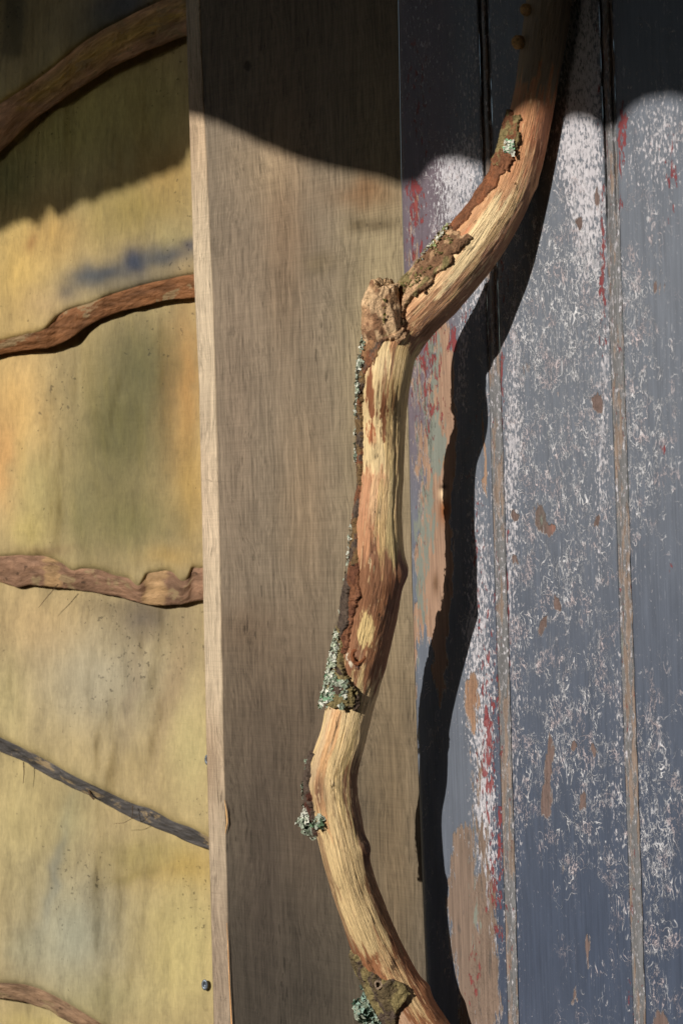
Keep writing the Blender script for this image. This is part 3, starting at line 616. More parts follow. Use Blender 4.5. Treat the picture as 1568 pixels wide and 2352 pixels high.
vs = np.linspace(-260, 2700, NS)
cc = smooth_interp(vs, BR)
for _ in range(40): cc[1:-1] = .25*cc[:-2]+.5*cc[1:-1]+.25*cc[2:]
CP = P(cc[:, 0], vs, -cc[:, 2]/1000.)
dist_cam = (CP-CAM)@FWD
T = np.gradient(CP, axis=0); T /= np.linalg.norm(T, axis=1)[:, None]
RAD = cc[:, 1]*KPX*dist_cam
TF = CAM-CP; TF -= (TF*T).sum(1)[:, None]*T; TF /= np.linalg.norm(TF, axis=1)[:, None]
TL = np.cross(TF, T)
if (TL@CR).mean() < 0: TL = -TL
ARC = np.concatenate([[0], np.cumsum(np.linalg.norm(np.diff(CP, axis=0), axis=1))])
# image-space direction across the branch, used to place knots and stains
tu = np.gradient(cc[:, 0]); tv = np.gradient(vs); tn = np.hypot(tu, tv); tu, tv = tu/tn, tv/tn
def axis_at(v, arr):
    if arr.ndim == 1: return np.interp(v, vs, arr)
    return np.stack([np.interp(v, vs, arr[:, k]) for k in range(arr.shape[1])], -1)
KNOTS = [  # u, v, radius px, height mm, hole mm
    (822, 1508, 26, 1.6, 3.0), (852, 1278, 15, 1.0, .8), (924, 1312, 24, 3.2, 0), (838, 1945, 20, 2.6, 1.0), (765, 1800, 10, .8, 1.2), (1186, 420, 9, .5, 1.8), (874, 1392, 7, .3, 1.2), (938, 1336, 6, .2, 1.5),
    (985, 2262, 18, 2.4, 0), (1236, 428, 14, 1.0, 0)]
def branch_surface(v, th, extra=0.0, plain=False):
    """surface point for centre-line measure v and angle th (0 = front, + = right)"""
    v, th = np.broadcast_arrays(np.asarray(v, float), np.asarray(th, float))
    C_ = axis_at(v, CP); F_ = axis_at(v, TF); L_ = axis_at(v, TL); r = axis_at(v, RAD); s = axis_at(v, ARC)
    cu = axis_at(v, cc[:, 0]); wpx = axis_at(v, cc[:, 1]); a_u, a_v = axis_at(v, tv), -axis_at(v, tu)
    U = cu+np.sin(th)*wpx*a_u; V = v+np.sin(th)*wpx*a_v
    ct, st = np.cos(th), np.sin(th)
    low = fbm(ct*1.1+3, st*1.1+3, s*22, 4)-.5
    rid = fbm(ct*5+9, st*5+9, s*9, 3)-.5
    fine = fbm(ct*14+9, st*14+9, s*90, 3)-.5
    d = r*.17*low+.0007*rid+.0007*fine
    front = np.clip(np.cos(th)*4+1.2, 0, 1)
    for (ku, kv, kr, h, hole) in KNOTS:
        q = ((U-ku)**2+(V-kv)**2)/kr**2
        d = d+front*(h/1000*np.exp(-q)-hole/1000*np.exp(-q*14))
    # split groove running down the lower part
    gq = np.sin(th)-(.15+.25*np.sin(v/300.)); d = d-.0008*np.exp(-(gq/.02)**2)*sstep(v, 1560, 1700)*(1-sstep(v, 2250, 2330))
    gq2 = np.sin(th)-(.62+.1*np.sin(v/170.)); d = d-.0006*np.exp(-(gq2/.03)**2)*sstep(v, 820, 900)*(1-sstep(v, 1300, 1500))
    rr = r+d+extra
    X = C_+rr[..., None]*(st[..., None]*L_+ct[..., None]*F_)
    return X, U, V, s, ct, st
NTH = 180
TH = np.linspace(-math.pi, math.pi, NTH, endpoint=False)
X, U, V, s, ct, st = branch_surface(vs[:, None], TH[None, :])
CREAM, ORANGE, BROWN, OLIVE, TANB, DARK = lin(250, 220, 168, 1.05), lin(190, 134, 96, 1.05), lin(134, 92, 66, .95), lin(192, 162, 112, 1.0), lin(208, 180, 132, 1.1), lin(78, 52, 38, .9)
acr = np.sin(TH)[None, :]+0*U      # -1 left … +1 right
streak = fbm(ct*5+2, st*5+2, s*34, 5, .6)-.5
streak2 = fbm(ct*22+2, st*22+2, s*90+3, 4, .6)-.5
tint = np.zeros(X.shape)+OLIVE
def lay(mask, colour):
    global tint
    q = np.clip(mask, 0, 1)[..., None]; tint = tint*(1-q)+colour*q
def zone(v0, v1, a0, a1, e=.06, ve=14, na=1.1, nv=110):
    """streaky-edged patch between two heights and two across-positions"""
    vv_ = V+nv*streak*2; aa = acr+na*streak*.8+.5*streak2*na*.5
    return sstep(vv_, v0-ve, v0+ve)*(1-sstep(vv_, v1-ve, v1+ve))*sstep(aa, a0-e, a0+e)*(1-sstep(aa, a1-e, a1+e))
lay(zone(-400, 190, -2, 2), lin(150, 130, 105, .9)); lay(zone(190, 470, -2, 2), ORANGE); lay(zone(190, 470, .15, 2)*.55, lin(165, 98, 62, .95)); lay(zone(230, 460, -.3, .2)*.6, lin(205, 150, 105, .95))
lay(zone(380, 820, -2, 2), lin(200, 150, 108, .98)); lay(zone(440, 650, -.45, .25, .05, 12, .5), CREAM); lay(zone(430, 640, .3, .62)*.8, OLIVE); lay(zone(420, 700, .6, 2)*.8, BROWN)
lay(zone(520, 700, -.62, -.38, .05)*.8, lin(205, 130, 90, .95)); lay(zone(600, 700, -.5, .0, .05, 12)*.7, lin(226, 175, 130, .95)); lay(zone(650, 830, -.1, 2)*.75, lin(156, 112, 78, .95)); lay(zone(700, 830, .45, 2)*.6, BROWN)
lay(zone(815, 1080, -.95, .05, .05, 12, .6), lin(252, 222, 168, 1.1)); lay(zone(815, 1080, .05, 2)*.9, lin(196, 168, 118, 1.0)); lay(zone(815, 1300, .2, .5)*.3, lin(205, 175, 120, .95))
lay(zone(1050, 1330, -1.2, 0.0), lin(196, 142, 104, .98)); lay(zone(1080, 1300, -.05, .75), lin(214, 188, 132, 1.0)); lay(zone(1040, 1200, -.5, -.1)*.35, CREAM); lay(zone(1060, 1300, -.1, .35)*.3, lin(200, 140, 95, .95))
lay(zone(1260, 1600, -2, 2), lin(148, 104, 76, .98)); lay(zone(1300, 1600, .1, 2)*.4, lin(165, 112, 72, .95)); lay(zone(1560, 2210, -2, 2), TANB); lay(zone(1560, 1900, -.7, -.35)*.55, lin(214, 150, 100, .95)); lay(zone(1580, 1800, -1, -.6)*.6, lin(206, 176, 140, .95))
lay(zone(1580, 1900, .25, .6)*.5, lin(150, 128, 75, .95)); lay(zone(1740, 2200, .55, 2)*.85, lin(110, 66, 40, .95)); lay(zone(2160, 2800, -2, 2), lin(150, 102, 70, .98)); lay(zone(2060, 2330, -.1, .4)*.6, TANB)
lay(np.exp(-(((U-735)/20)**2+((V-1815)/55)**2))*1.1*(.6+streak), lin(80, 45, 38, .95)); lay(zone(2270, 2420, -.75, -.3, .05, 10)*.75, lin(205, 170, 140, .95))
lay(zone(1900, 2250, -2, -.80)*.7, lin(120, 80, 60)); lay(sstep(streak2+streak*.6, .13, .19)*zone(200, 2800, -2, 2)*.28, BROWN); lay(sstep(-streak2+streak*.5, .17, .22)*zone(200, 2800, -2, 2)*.4, CREAM)
bl = lambda u, v, ru, rv, k=2.5: sstep(np.exp(-(((U-u+30*streak+16*streak2)/ru)**2+((V-v+60*streak2+40*streak)/rv)**2)), .34, .48)*(np.cos(TH) > -.1)[None, :]
lay(bl(843, 1428, 20, 48), lin(236, 205, 145, .95)); lay(bl(800, 1425, 5, 16)*.9, lin(235, 190, 150, .95)); lay(bl(855, 905, 11, 50), lin(150, 98, 68, .95)); lay(bl(880, 930, 10, 60), lin(140, 92, 62, .95)); lay(bl(850, 985, 12, 36), lin(175, 110, 75, .95)); lay(bl(878, 985, 8, 32), lin(130, 85, 55, .95)); lay(bl(905, 900, 7, 30)*.8, lin(140, 100, 62, .95))
lay(bl(884, 870, 6, 26)*.8, lin(150, 98, 68, .95)); lay(bl(853, 1281, 9, 7, 4), lin(240, 215, 170, .95)); lay(bl(806, 1504, 5, 7, 4), lin(240, 225, 200, .95)); lay(bl(822, 1508, 9, 9, 4), lin(60, 35, 25)); lay(bl(930, 1330, 14, 60)*.8, lin(95, 55, 36)); lay(bl(768, 1798, 9, 7, 3)*.8, lin(100, 80, 45))
lay(bl(1186, 420, 5, 5, 4), lin(70, 50, 30)); lay(bl(905, 1345, 24, 50)*.5, lin(110, 65, 42)); lay(bl(838, 1945, 14, 30)*.8, lin(80, 48, 32)); lay(bl(874, 1392, 4, 4, 4), DARK); lay(bl(900, 2215, 6, 20)*.8, lin(80, 55, 40)); lay(bl(872, 2330, 18, 30)*.6, lin(90, 60, 50))
tint = tint*1.12; tint = tint*np.minimum(1, .86/tint.max(-1, keepdims=True))
grainv = np.stack([ct*.018+.05, st*.018+.05, s], -1)
branch = thing('branch', (float(CP[-1][0]), float(CP[-1][1]), float(CP[-1][2])), 'crooked debarked tree branch with lichen and bark scraps standing upright before the door', 'branch')
wood = grid_obj('wood', X, M_BRANCH, branch, {'tint': tint, 'grain': grainv}, wrap=True)

MOSS, BRK, GREYB = lin(134, 120, 82, 1.0), lin(112, 78, 56, 1.0), lin(92, 78, 68, 1.0)
def bark_patch(spans, thick, seed, colours, label=None, parent=branch, edge=.22, rough=1.0):
    """a scab of bark: spans are (v, left angle, right angle) in degrees around the branch"""
    sp = np.array(spans, float); v0, v1 = sp[0, 0], sp[-1, 0]
    nv = int((v1-v0)*1.0)+2; t0, t1 = sp[:, 1].min()-12, sp[:, 2].max()+12; nt = int((t1-t0)/1.3)+2
    v = np.linspace(v0-6, v1+6, nv)[:, None]; th = np.radians(np.linspace(t0, t1, nt))[None, :]
    L = np.interp(v, sp[:, 0], sp[:, 1]); R = np.interp(v, sp[:, 0], sp[:, 2]); T_ = np.degrees(th)
    V0, TT_ = np.broadcast_arrays(v, th)
    r_mm = 18.0; dl = np.radians(T_-L)*r_mm; dr = np.radians(R-T_)*r_mm; dv = np.minimum(v-v0, v1-v)*.336
    jag = (fbm(V0/22, TT_*3.5, seed, 4)-.5)*2
    dd = np.minimum(np.minimum(dl, dr), dv)+(jag*5.0+2.2*(fbm(V0/6, TT_*12, seed+31, 3)-.5)*2)*edge*4
    h = -0.8+(.8+thick)*sstep(dd, -.5, .7)
    pl_ = fbm(V0/26+50, TT_*4+50, seed+2, 4); rg = 1-np.abs(fbm(V0/14, TT_*5, seed+5, 3)-.5)*4
    plates = np.floor(pl_*7)/7*.6+pl_*.4
    h = h+sstep(dd, 0, 1.2)*rough*(2.6*(plates-.5)*thick*.5+.5*rg-.9*sstep(-np.abs(fbm(V0/40, TT_*4, seed+11, 3)-.5), -.03, 0))
    X, U, V, s, ct, st = branch_surface(V0, TT_, h/1000.)
    keep = (dd > -1.0)
    kf = keep[:-1, :-1] | keep[1:, :-1] | keep[:-1, 1:] | keep[1:, 1:]
    q = fbm(V0/30, TT_*3, seed+8, 4); c = np.zeros(X.shape)+colours[0]
    for k, cl in enumerate(colours[1:]):
        z = sstep(fbm(V0/24+9*k, TT_*3.2+7, seed+20+k*3, 4), .48, .58)[..., None]; c = c*(1-z)+cl*z
    c = c*(.7+.6*sstep(h, thick*.2, thick*1.2))[..., None] if False else c
    F = grid_faces(X.shape[0], X.shape[1], keep=kf)
    used = np.unique(F); rem = np.zeros(X.shape[0]*X.shape[1], int); rem[used] = np.arange(len(used))
    me = mesh_np('bark', X.reshape(-1, 3)[used], rem[F], {'tint': c.reshape(-1, 3)[used]})
    o = link('bark', me, M_BARK, parent)
    if label: o['label'] = label
    return o
RB = lin(126, 84, 60, 1.0); PALE = lin(205, 170, 130, 1.0)
# upper scrap with olive moss near the shade line
bark_patch([(262, -75, -28), (300, -85, -22), (330, -95, -14), (372, -95, -12), (392, -90, -22)], 2.6, 1.0, [RB, MOSS], 'small olive mossy bark scrap')
bark_patch([(385, -100, -30), (420, -100, -30), (470, -100, -44), (540, -100, -50), (600, -100, -52), (640, -100, -50)], 1.3, 2.0, [RB, lin(140, 90, 62)], edge=.15)
bark_patch([(556, -110, -22), (590, -110, -14), (640, -110, -20), (700, -110, -20), (740, -100, -5), (775, -90, 8), (800, -70, 22), (818, -45, 16)], 2.8, 3.0, [lin(172, 138, 106), MOSS, lin(196, 160, 124), lin(128, 96, 72)], 'olive mossy bark plate below the elbow of the branch', edge=.25)
bark_patch([(765, -120, -10), (800, -120, -4), (838, -120, -26), (862, -120, -50)], 1.6, 4.0, [RB, GREYB, lin(150, 112, 80)], edge=.2)
bark_patch([(850, -130, -58), (950, -130, -60), (1040, -130, -62), (1100, -130, -66), (1200, -130, -66), (1290, -130, -54)], 2.4, 5.0, [GREYB, RB, lin(120, 96, 66)], 'narrow dark strip of bark', edge=.2)
bark_patch([(1270, -130, -52), (1330, -130, -32), (1380, -130, -30), (1410, -130, -34), (1440, -130, -42), (1470, -130, -40), (1500, -130, -42)], 1.7, 6.0, [RB, lin(108, 70, 52), lin(135, 92, 68)], edge=.2)
bark_patch([(1330, -140, -62), (1380, -140, -54), (1440, -140, -52), (1480, -140, -62)], 3.2, 7.0, [GREYB, lin(80, 68, 60)], edge=.22)
bark_patch([(1455, -150, -68), (1480, -150, -56), (1510, -150, -50), (1540, -150, -28), (1570, -140, 4), (1610, -130, 18), (1632, -60, 14)], 3.6, 8.0, [GREYB, lin(78, 64, 54), MOSS], 'thick dark bark scab crusted with pale lichen', edge=.22)
bark_patch([(1745, -150, -76), (1775, -150, -66), (1830, -150, -60), (1880, -150, -56), (1905, -150, -62)], 2.6, 9.0, [lin(84, 52, 42), GREYB], edge=.2)
bark_patch([(2165, -150, -66), (2190, -150, -56), (2225, -150, -30), (2250, -150, 8), (2268, -150, 20), (2285, -140, 12), (2300, -140, -20), (2330, -140, -52), (2420, -140, -64)], 3.4, 10.0, [lin(95, 82, 60), GREYB, MOSS], 'dark knotted bark lump low on the branch', edge=.16)

# broken stub at the elbow: a short ragged branchlet
def stub(pts, jag, mat_c, name, seed):
    pts = np.array(pts, float); n = 90; t = np.linspace(0, len(pts)-1.001, n)
    q = np.stack([np.interp(t, np.arange(len(pts)), pts[:, k]) for k in range(4)], -1)
    for _ in range(6): q[1:-1] = .25*q[:-2]+.5*q[1:-1]+.25*q[2:]
    C_ = P(q[:, 0], q[:, 1], -q[:, 3]/1000); Tt = np.gradient(C_, axis=0); Tt /= np.linalg.norm(Tt, axis=1)[:, None]
    Ff = CAM-C_; Ff -= (Ff*Tt).sum(1)[:, None]*Tt; Ff /= np.linalg.norm(Ff, axis=1)[:, None]; Ll = np.cross(Ff, Tt)
    nt = 110; th = np.linspace(-math.pi, math.pi, nt, endpoint=False)[None, :]; ii = np.linspace(0, 1, n)[:, None]
    r = q[:, 2][:, None]*.000325
    ct, st = np.cos(th), np.sin(th)
    pn = fbm(ct*2.2+3, st*2.2+3, ii*3+seed, 4)
    d = .006*(fbm(ct*1.8+3, st*1.8+3, ii*3.5+seed, 4)-.5)+.0022*(np.floor(pn*8)/8-.5)+.0016*(fbm(ct*6, st*6, ii*9+seed, 3)-.5)
    X = C_[:, None]+(r+d)[..., None]*(st[..., None]*Ll[:, None]+ct[..., None]*Ff[:, None])
    top = sstep(ii, .72, 1.0)*(fbm(ct*2.4+1, st*2.4+1, seed, 3)-.42)*jag
    X = X+top[..., None]*Tt[:, None]
    # close the broken end inwards
    endc = X[-1].mean(0)-Tt[-1]*.004
    caps = [X[-1]*(1-f)+endc*f+Tt[-1]*(.0025*(RS.rand(nt, 1)-.5)) for f in (.35, .7, .98)]
    X = np.concatenate([X, np.stack(caps)], 0)
    mm = fbm(X[..., 0]*130, X[..., 2]*130, X[..., 1]*130+seed, 4)
    c = np.zeros(X.shape)+lin(178, 142, 106)
    for k, cl in enumerate(mat_c):
        z = sstep(fbm(X[..., 0]*90+k*5, X[..., 2]*70, X[..., 1]*90+seed+k*3, 4), .48, .56)[..., None]; c = c*(1-z)+cl*z
    c[-4:] = PALE; pq = (sstep(fbm(X[..., 0]*160, X[..., 2]*60, 3.3, 4), .56, .62)*.8)[..., None]; c = c*(1-pq)+lin(225, 190, 150)*pq
    return grid_obj(name, X, M_BARK, branch, {'tint': c}, wrap=True)
s1 = stub([(892, 850, 26, 72), (886, 815, 42, 80), (879, 750, 50, 87), (876, 700, 44, 90), (884, 652, 28, 90)], .010, [lin(190, 150, 115), MOSS, lin(140, 104, 78)], 'broken_stub', 3.0)
s1['label'] = 'ragged broken side stub with mossy bark'

def blob(name, u, v, y, ru, rv, ry, mat_, parent, tintc, seed, amp=.25, n=40):
    th = np.linspace(0, math.pi, n)[:, None]; ph = np.linspace(0, 2*math.pi, n*2, endpoint=False)[None, :]
    d = np.stack([np.sin(th)*np.cos(ph), np.sin(th)*np.sin(ph), np.cos(th)+0*ph], -1)
    k = 1+amp*(fbm(d[..., 0]*2+seed, d[..., 1]*2+5, d[..., 2]*2+5, 4)-.5)*2
    X = P(u, v, y)+(d*k[..., None]*np.array([ru*.00033, ry, rv*.00033]))@np.stack([R0, FWD, U0])
    return grid_obj(name, X, mat_, parent, {'tint': np.zeros(X.shape)+tintc}, wrap=True)
for (u, v, r_, y) in ((1207, 22, 13, -.034), (1190, 97, 15, -.034)):
    blob('gall', u, v, y, r_, r_, .004, M_BARK, branch, lin(190, 150, 100, 1.1), v, .12)
# knot ring in the low bark lump and the pale socket beside it
def ring(u, v, y, R_, r_, colour, name='knot_ring'):
    a = np.linspace(0, 2*math.pi, 40, endpoint=False)[:, None]; b = np.linspace(0, 2*math.pi, 12, endpoint=False)[None, :]
    rr = R_*(1+.12*np.sin(3*a+1))*.00033; q = r_*.00033*(1+.4*(noise3(a*3, b, 3.)-.5))
    c = P(u, v, y)
    X = c+((rr+q*np.cos(b))*np.cos(a))[..., None]*R0+((rr+q*np.cos(b))*np.sin(a)*1.1)[..., None]*U0-(q*np.sin(b)+0*a)[..., None]*FWD
    X = np.concatenate([X, X[:1]], 0)
    return grid_obj(name, X, M_BARK, branch, {'tint': np.zeros(X.shape)+colour}, wrap=True)
def front_y(v, u):
    """depth of the branch's near surface under a measurement"""
    i = np.argmin((U[:, :]-u)**2+(V[:, :]-v)**2+1e6*(np.cos(TH)[None, :] < 0)); return X.reshape(-1, 3)[i][1]
XB = X
ring(823, 1508, front_y(1508, 823)-.0006, 13, 4.5, lin(130, 80, 52))
ring(869, 2262, front_y(2262, 869)-.0036, 7, 2.6, lin(150, 130, 110))

# ------------------------------------------------------------------ lichen: crusts of tiny curled lobes
def lichen(name, count, sampler, cols, size, seed, label=None, parent=branch):
    rs = np.random.RandomState(seed); V = []; F = []; Tn = []
    n = 0
    for _ in range(count):
        p, nrm = sampler(rs)
        nrm = nrm+rs.normal(0, .55, 3); nrm /= np.linalg.norm(nrm)
        a = np.cross(nrm, [.3, .2, .9]); a /= np.linalg.norm(a); b = np.cross(nrm, a)
        r = size*(.35+1.3*rs.rand()**2)/1000; ph = rs.uniform(0, 6.28); k = 8
        lob = 1+.35*np.sin(3*np.arange(k)*6.283/k+ph)+rs.uniform(-.2, .2, k)
        curl = rs.uniform(.1, .8)*r; c = cols[rs.randint(len(cols))]*rs.uniform(.75, 1.2)
        lift = rs.uniform(0, .0012)
        V.append(p+nrm*lift); Tn.append(c*.8)
        for j in range(k):
            an = ph+6.283*j/k
            V.append(p+nrm*(lift+curl*(.6+.4*math.sin(2*an+ph)))+(a*math.cos(an)+b*math.sin(an))*r*lob[j]); Tn.append(c)
        for j in range(k): F.append((n, n+1+j, n+1+(j+1) % k))
        n += k+1
    o = link(name, mesh_np(name, V, F, {'tint': np.array(Tn)}), M_LICHEN, parent)
    if label: o['label'] = label
    return o
def on_branch(v0, v1, t0, t1, lift, sd=0.0, thr=.46):
    def f(rs):
        for _ in range(60):
            v = rs.uniform(v0, v1); t = math.radians(rs.uniform(t0, t1))
            if float(fbm(v/16., t*4, sd+.5, 3)) > thr: break
        x = branch_surface(np.array([v]), np.array([t]), lift/1000.)[0][0]
        nn = math.sin(t)*axis_at(v, TL)+math.cos(t)*axis_at(v, TF)
        return x, nn
    return f
LG, LP, LM = lin(178, 186, 168), lin(220, 220, 206), lin(140, 152, 132)
lichen('lichen', 420, on_branch(792, 905, -115, -64, 3.0, 1), [LG, LP, LM], 1.2, 1, 'green-grey lichen crust below the elbow')
lichen('lichen', 200, on_branch(905, 1060, -115, -76, 3.0, 2, .5), [LG, LP, LM], 1.0, 2)
lichen('lichen', 150, on_branch(1190, 1420, -125, -80, 3.0, 3, .52), [LG, LP], 1.1, 3)
lichen('lichen', 520, on_branch(1462, 1560, -115, -52, 4.2, 4, .42), [LP, lin(190, 200, 175), LG], 1.1, 4, 'chalky white lichen on the thick bark scab')
lichen('lichen', 700, on_branch(1555, 1640, -110, -12, 4.0, 5, .48), [LG, lin(140, 178, 145), LP, LM], 1.1, 5, 'pale green lichen on the thick bark scab')
lichen('lichen', 60, on_branch(325, 352, -45, -18, 3.6, 6, .4), [lin(150, 200, 160), LP], 1.2, 6)
lichen('lichen', 200, on_branch(560, 640, -105, -62, 3.4, 7, .5), [lin(150, 160, 110), MOSS, LP], 1.0, 7)
lichen('lichen', 90, on_branch(1755, 1850, -125, -84, 2.8, 8, .48), [LM, LG], 1.0, 8)
lichen('lichen', 420, on_branch(2235, 2360, -120, -80, 4.0, 9, .44), [LM, LG, lin(158, 182, 170)], 1.3, 9, 'blue-green lichen beside the low bark lump')
def ball(u, v, y, ru, rv, ry):
    c = P(u, v, y); r2 = np.random.RandomState(int(u+v)); sub = r2.normal(0, .5, (9, 3))
    B3 = np.stack([R0, FWD, U0])
    def f(rs):
        q = sub[rs.randint(9)]; q = q/max(1, np.linalg.norm(q)/.8)
        d = rs.normal(0, 1, 3); d /= np.linalg.norm(d)
        if d[1] > .5: d[1] *= -1
        x = q+d*.42*rs.uniform(.4, 1.0)
        return c+(x*np.array([ru*.00033, ry, rv*.00033]))@B3, (d+q)@B3
    def f_old(rs):
        d = rs.normal(0, 1, 3); d /= np.linalg.norm(d)
        if d[1] > .5: d[1] *= -1
        B_ = np.stack([R0, FWD, U0])
        return c+(d*np.array([ru*.00033, ry, rv*.00033])*rs.uniform(.55, 1.0))@B_, d@B_
    return f
yb = front_y(1890, 735)
lichen('lichen', 620, ball(712, 1890, yb+.001, 26, 26, .008), [LG, LP, LM, lin(170, 180, 160)], 1.7, 10, 'bushy grey-green lichen tuft on the left bend')
lichen('lichen', 260, ball(738, 1886, yb+.001, 20, 22, .005), [lin(115, 145, 112), LM, LG], 1.2, 11)
lichen('lichen', 620, ball(836, 2300, front_y(2290, 880)+.004, 24, 46, .010), [LM, LG, lin(150, 176, 162)], 1.7, 12, 'blue-green lichen tuft at the foot of the bark lump')
lichen('lichen', 320, ball(862, 2352, front_y(2340, 910)+.003, 24, 24, .007), [LM, LG, lin(155, 178, 165)], 1.5, 13)
lichen('moss', 320, on_branch(575, 720, -75, -35, 3.2, 14, .54), [lin(132, 124, 76), lin(112, 104, 64), lin(165, 150, 105)], .6, 14, 'olive moss on the bark plate')
def on_stub(rs):
    v = rs.uniform(690, 750); return P(862+rs.uniform(-18, 20), v, -.088)-FWD*(.0145-rs.uniform(0, .004)), -FWD
lichen('moss', 260, on_stub, [lin(120, 115, 55), lin(95, 90, 48), lin(150, 135, 75)], .9, 15)

# ------------------------------------------------------------------ loose fibres
def tube(name, pts, r, mat_, parent=None):
    pts = np.array(pts); n = len(pts); Tt = np.gradient(pts, axis=0); Tt /= np.linalg.norm(Tt, axis=1)[:, None]
    A = np.cross(Tt, [0.1, 1, 0.05]); A /= np.linalg.norm(A, axis=1)[:, None]; B = np.cross(Tt, A); k = 6
    an = np.arange(k)*2*math.pi/k; rr = np.linspace(1, .4, n)*r
    X = pts[:, None]+rr[:, None, None]*(np.cos(an)[None, :, None]*A[:, None]+np.sin(an)[None, :, None]*B[:, None])
    return grid_obj(name, X, mat_, parent, wrap=True)
sp_ = lambda pts, off: np.array([Pplane(u, v, SP, SN, off) for (u, v) in pts])
nd_ = tube('dry_needle', sp_([(134, 1342), (122, 1356), (108, 1372), (98, 1385), (89, 1396)], .024), .0004, M_FIBRE)
props(nd_, 'thin dry needle caught under the third wavy bark edge of the cladding', 'needle')
r1 = thing('root_fibre', tuple(sp_([(300, 1850)], .02)[0]), 'fine dark fibre hanging below the dark grey board edge', 'fibre')
tube('strand', sp_([(305, 1850), (305, 1868), (303, 1880), (285, 1890), (262, 1892)], .018), .00035, M_FIBRE, r1)
tube('strand', sp_([(303, 1880), (315, 1876), (326, 1868)], .018), .0003, M_FIBRE, r1)
q_ = tube('bark_fibre', sp_([(205, 1815), (208, 1826), (216, 1836), (220, 1832)], .017), .0012, M_FIBRE); props(q_, 'short curled dark fibre poking out under the dark grey board edge', 'fibre')
q_ = tube('straw', sp_([(55, 1750), (56, 1775), (54, 1800)], .012), .0005, M_FIBRE); props(q_, 'single straight straw hanging below the dark edge at far left', 'straw')

# ------------------------------------------------------------------ unseen hedge added to shut out the low sky
hx = np.linspace(-14, 14, 260)[None, :]; prof = np.array([(0, 0), (-.05, 1.2), (0, 2.3), (.25, 2.62), (.8, 2.7), (1.3, 2.6), (1.5, 2.2), (1.5, 0)])
tt = np.linspace(0, len(prof)-1, 120)[:, None]; py = np.interp(tt, np.arange(len(prof)), prof[:, 0]); pz = np.interp(tt, np.arange(len(prof)), prof[:, 1])
bump = .25*(fbm(hx*2.2, pz*2.2+py, 3, 5)-.5)
tall = 1+2.0*sstep(hx, 2.4, 3.2)+1.2*sstep(-hx, .6, 1.4)*(1-sstep(-hx, 3.0, 4.0))
HX = np.stack([hx+0*py+bump*.3, -8.2-py+bump+0*hx+.9*np.maximum(hx-3, 0), np.maximum(pz*tall+bump, -.05)], -1)
nH = NT('sky_blocker_green'); ha = nH.noise(nH.tc, 40, 5, .7); nH.out(nH.mix(nH.ss(ha, .4, .6), (.010, .018, .008), (.03, .045, .018)), .6, ha, .05, 1.0, .3)
props(grid_obj('sky_blocker', HX, nH.m), 'unseen dark hedge across the yard opposite the door', 'sky_blocker', kind='stuff')

# ------------------------------------------------------------------ eave overhead: its scalloped fascia throws the top shadow
FY = -1.05
def up_sun(Pt, y=FY):
    t = (y-Pt[1])/SUN[1]; return Pt+SUN*t
shade_door = [(433, 238), (470, 247), (520, 265), (600, 305), (700, 345), (800, 370), (880, 384), (930, 398), (965, 392), (985, 362), (1010, 340), (1050, 340), (1100, 352), (1150, 352), (1230, 315), (1290, 258), (1320, 240), (1355, 244), (1395, 272), (1425, 252), (1455, 215), (1490, 197), (1540, 190), (1600, 200), (1700, 240), (1850, 200), (2000, 250), (2400, 230)]
shade_side = [(-260, 590), (-100, 560), (0, 535), (30, 503), (60, 500), (80, 515), (105, 478), (140, 495), (175, 455), (205, 462), (250, 440), (290, 425), (340, 405), (375, 392), (405, 375), (425, 342), (440, 330)]
pts = [up_sun(Pplane(u, v, SP, SN, .012)) for (u, v) in shade_side]
pts += [up_sun(P(u, v, POST_Y if u < 930 else 0.0)) for (u, v) in shade_door]
pts = sorted([(p[0], p[2]) for k_, p in enumerate(pts) if k_ >= len(shade_side) or p[0] < up_sun(P(433, 238, POST_Y))[0]-.001])+[(4.5, 2.0)]
x_first = up_sun(P(433, 238, POST_Y))[0]
pts = [p for k_, p in enumerate(pts)]
xs_ = np.linspace(pts[0][0], pts[-1][0], 3000); zs = interp(xs_, pts)
zs = zs+.0012*(fbm(xs_*60, 0.3, 2, 3)-.5)
ztop = zs.max()+.22
xsplit = up_sun(P(433, 238, POST_Y))[0]-.001
bl_ = thing('sun_leak_screen', (float(pts[0][0])+.12, FY, float(ztop)), 'unseen slatted blind hanging from the eave over the yellow cladding', 'shade_screen')
V_, F_ = [], []; rx = np.random.RandomState(4); x_ = pts[0][0]-.02; q_n = 0  # unseen slats, added: narrow gaps leak sun into the cladding's shade
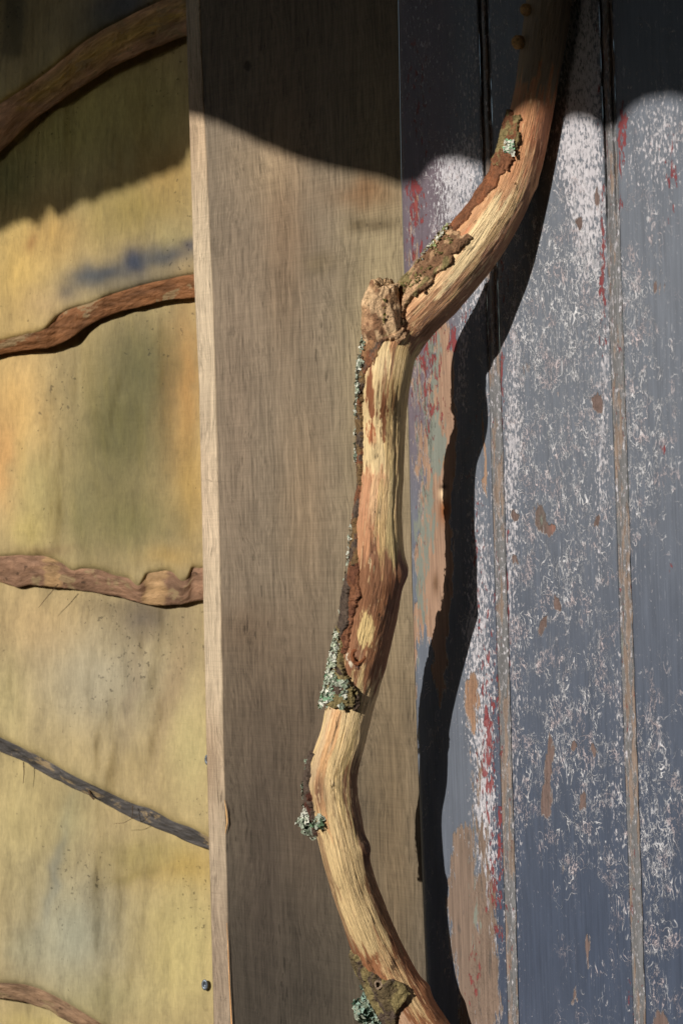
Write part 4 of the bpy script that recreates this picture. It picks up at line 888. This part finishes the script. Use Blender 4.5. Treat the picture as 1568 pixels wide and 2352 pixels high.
while x_ < xsplit:
    wd_ = rx.uniform(.004, .006); zb = float(interp(x_+wd_/2, pts))+rx.uniform(-.002, .002)
    for (dx, dy) in ((0, 0), (wd_, 0), (wd_, -.0012), (0, -.0012)):
        V_ += [(x_+dx, FY+dy, zb), (x_+dx, FY+dy, ztop)]
    F_ += [(q_n+2*k_, q_n+2*((k_+1) % 4), q_n+2*((k_+1) % 4)+1, q_n+2*k_+1) for k_ in range(4)]+[(q_n, q_n+6, q_n+4, q_n+2)]
    q_n += 8; x_ += wd_+.00042
props(link('screen_slats', mesh_np('screen_slats', V_, F_, {'tint': np.tile(lin(150, 130, 95), (len(V_), 1)), 'crack': np.zeros(len(V_))}, smooth=False), M_POST, bl_), kind='stuff')
xs_ = np.linspace(xsplit, pts[-1][0], 3000); zs = interp(xs_, pts)+.0012*(fbm(xs_*60, 0.3, 2, 3)-.5)
ring_ = []
for (yy, q) in ((FY, 0), (FY-.022, 0), (FY-.022, 1), (FY, 1), (FY, 0)):
    ring_.append(np.stack([xs_, yy+0*xs_, zs if q == 0 else ztop+0*xs_], -1))
rf = thing('roof_eave', (0, FY, 0), 'wavy-edged timber fascia and boarded roof overhang above the door', 'roof')
grid_obj('fascia', np.stack(ring_), M_POST, rf, {'tint': np.tile(lin(70, 66, 62), (5, 3000, 1)), 'crack': np.zeros((5, 3000))})
xr = np.linspace(up_sun(P(433, 238, POST_Y))[0]-.02, xs_[-1], 40); yr = [FY-.04, .10]
zt = [ztop+.002, ztop+.30]
rr_ = [np.stack([xr, yr[a_]+0*xr, zt[a_]+b_+0*xr], -1) for (a_, b_) in ((0, 0), (1, 0), (1, .03), (0, .03), (0, 0))]
xc = up_sun(P(433, 238, POST_Y))[0]-.02
ck = np.array([(FY-.05, float(np.interp(xc, xs_, zs))+.05), (FY-.05, ztop), (.02, ztop+.27), (.02, 1.90)])  # unseen board, added to keep the left sky off post and door
ckv = [(xc-.14+d_-.12*(yy+1.1), yy, zz) for d_ in (-.011, .011) for (yy, zz) in ck]
ckf = [(0, 1, 2, 3), (7, 6, 5, 4), (0, 4, 5, 1), (1, 5, 6, 2), (2, 6, 7, 3), (3, 7, 4, 0)]
link('sky_block_board', mesh_np('sky_block_board', ckv, ckf, {'tint': np.tile(lin(52, 52, 54), (8, 1)), 'crack': np.zeros(8)}, smooth=False), M_POST, rf)
grid_obj('roof_boards', np.stack(rr_), M_POST, rf, {'tint': np.tile(lin(52, 52, 54), (5, 40, 1)), 'crack': np.zeros((5, 40))})
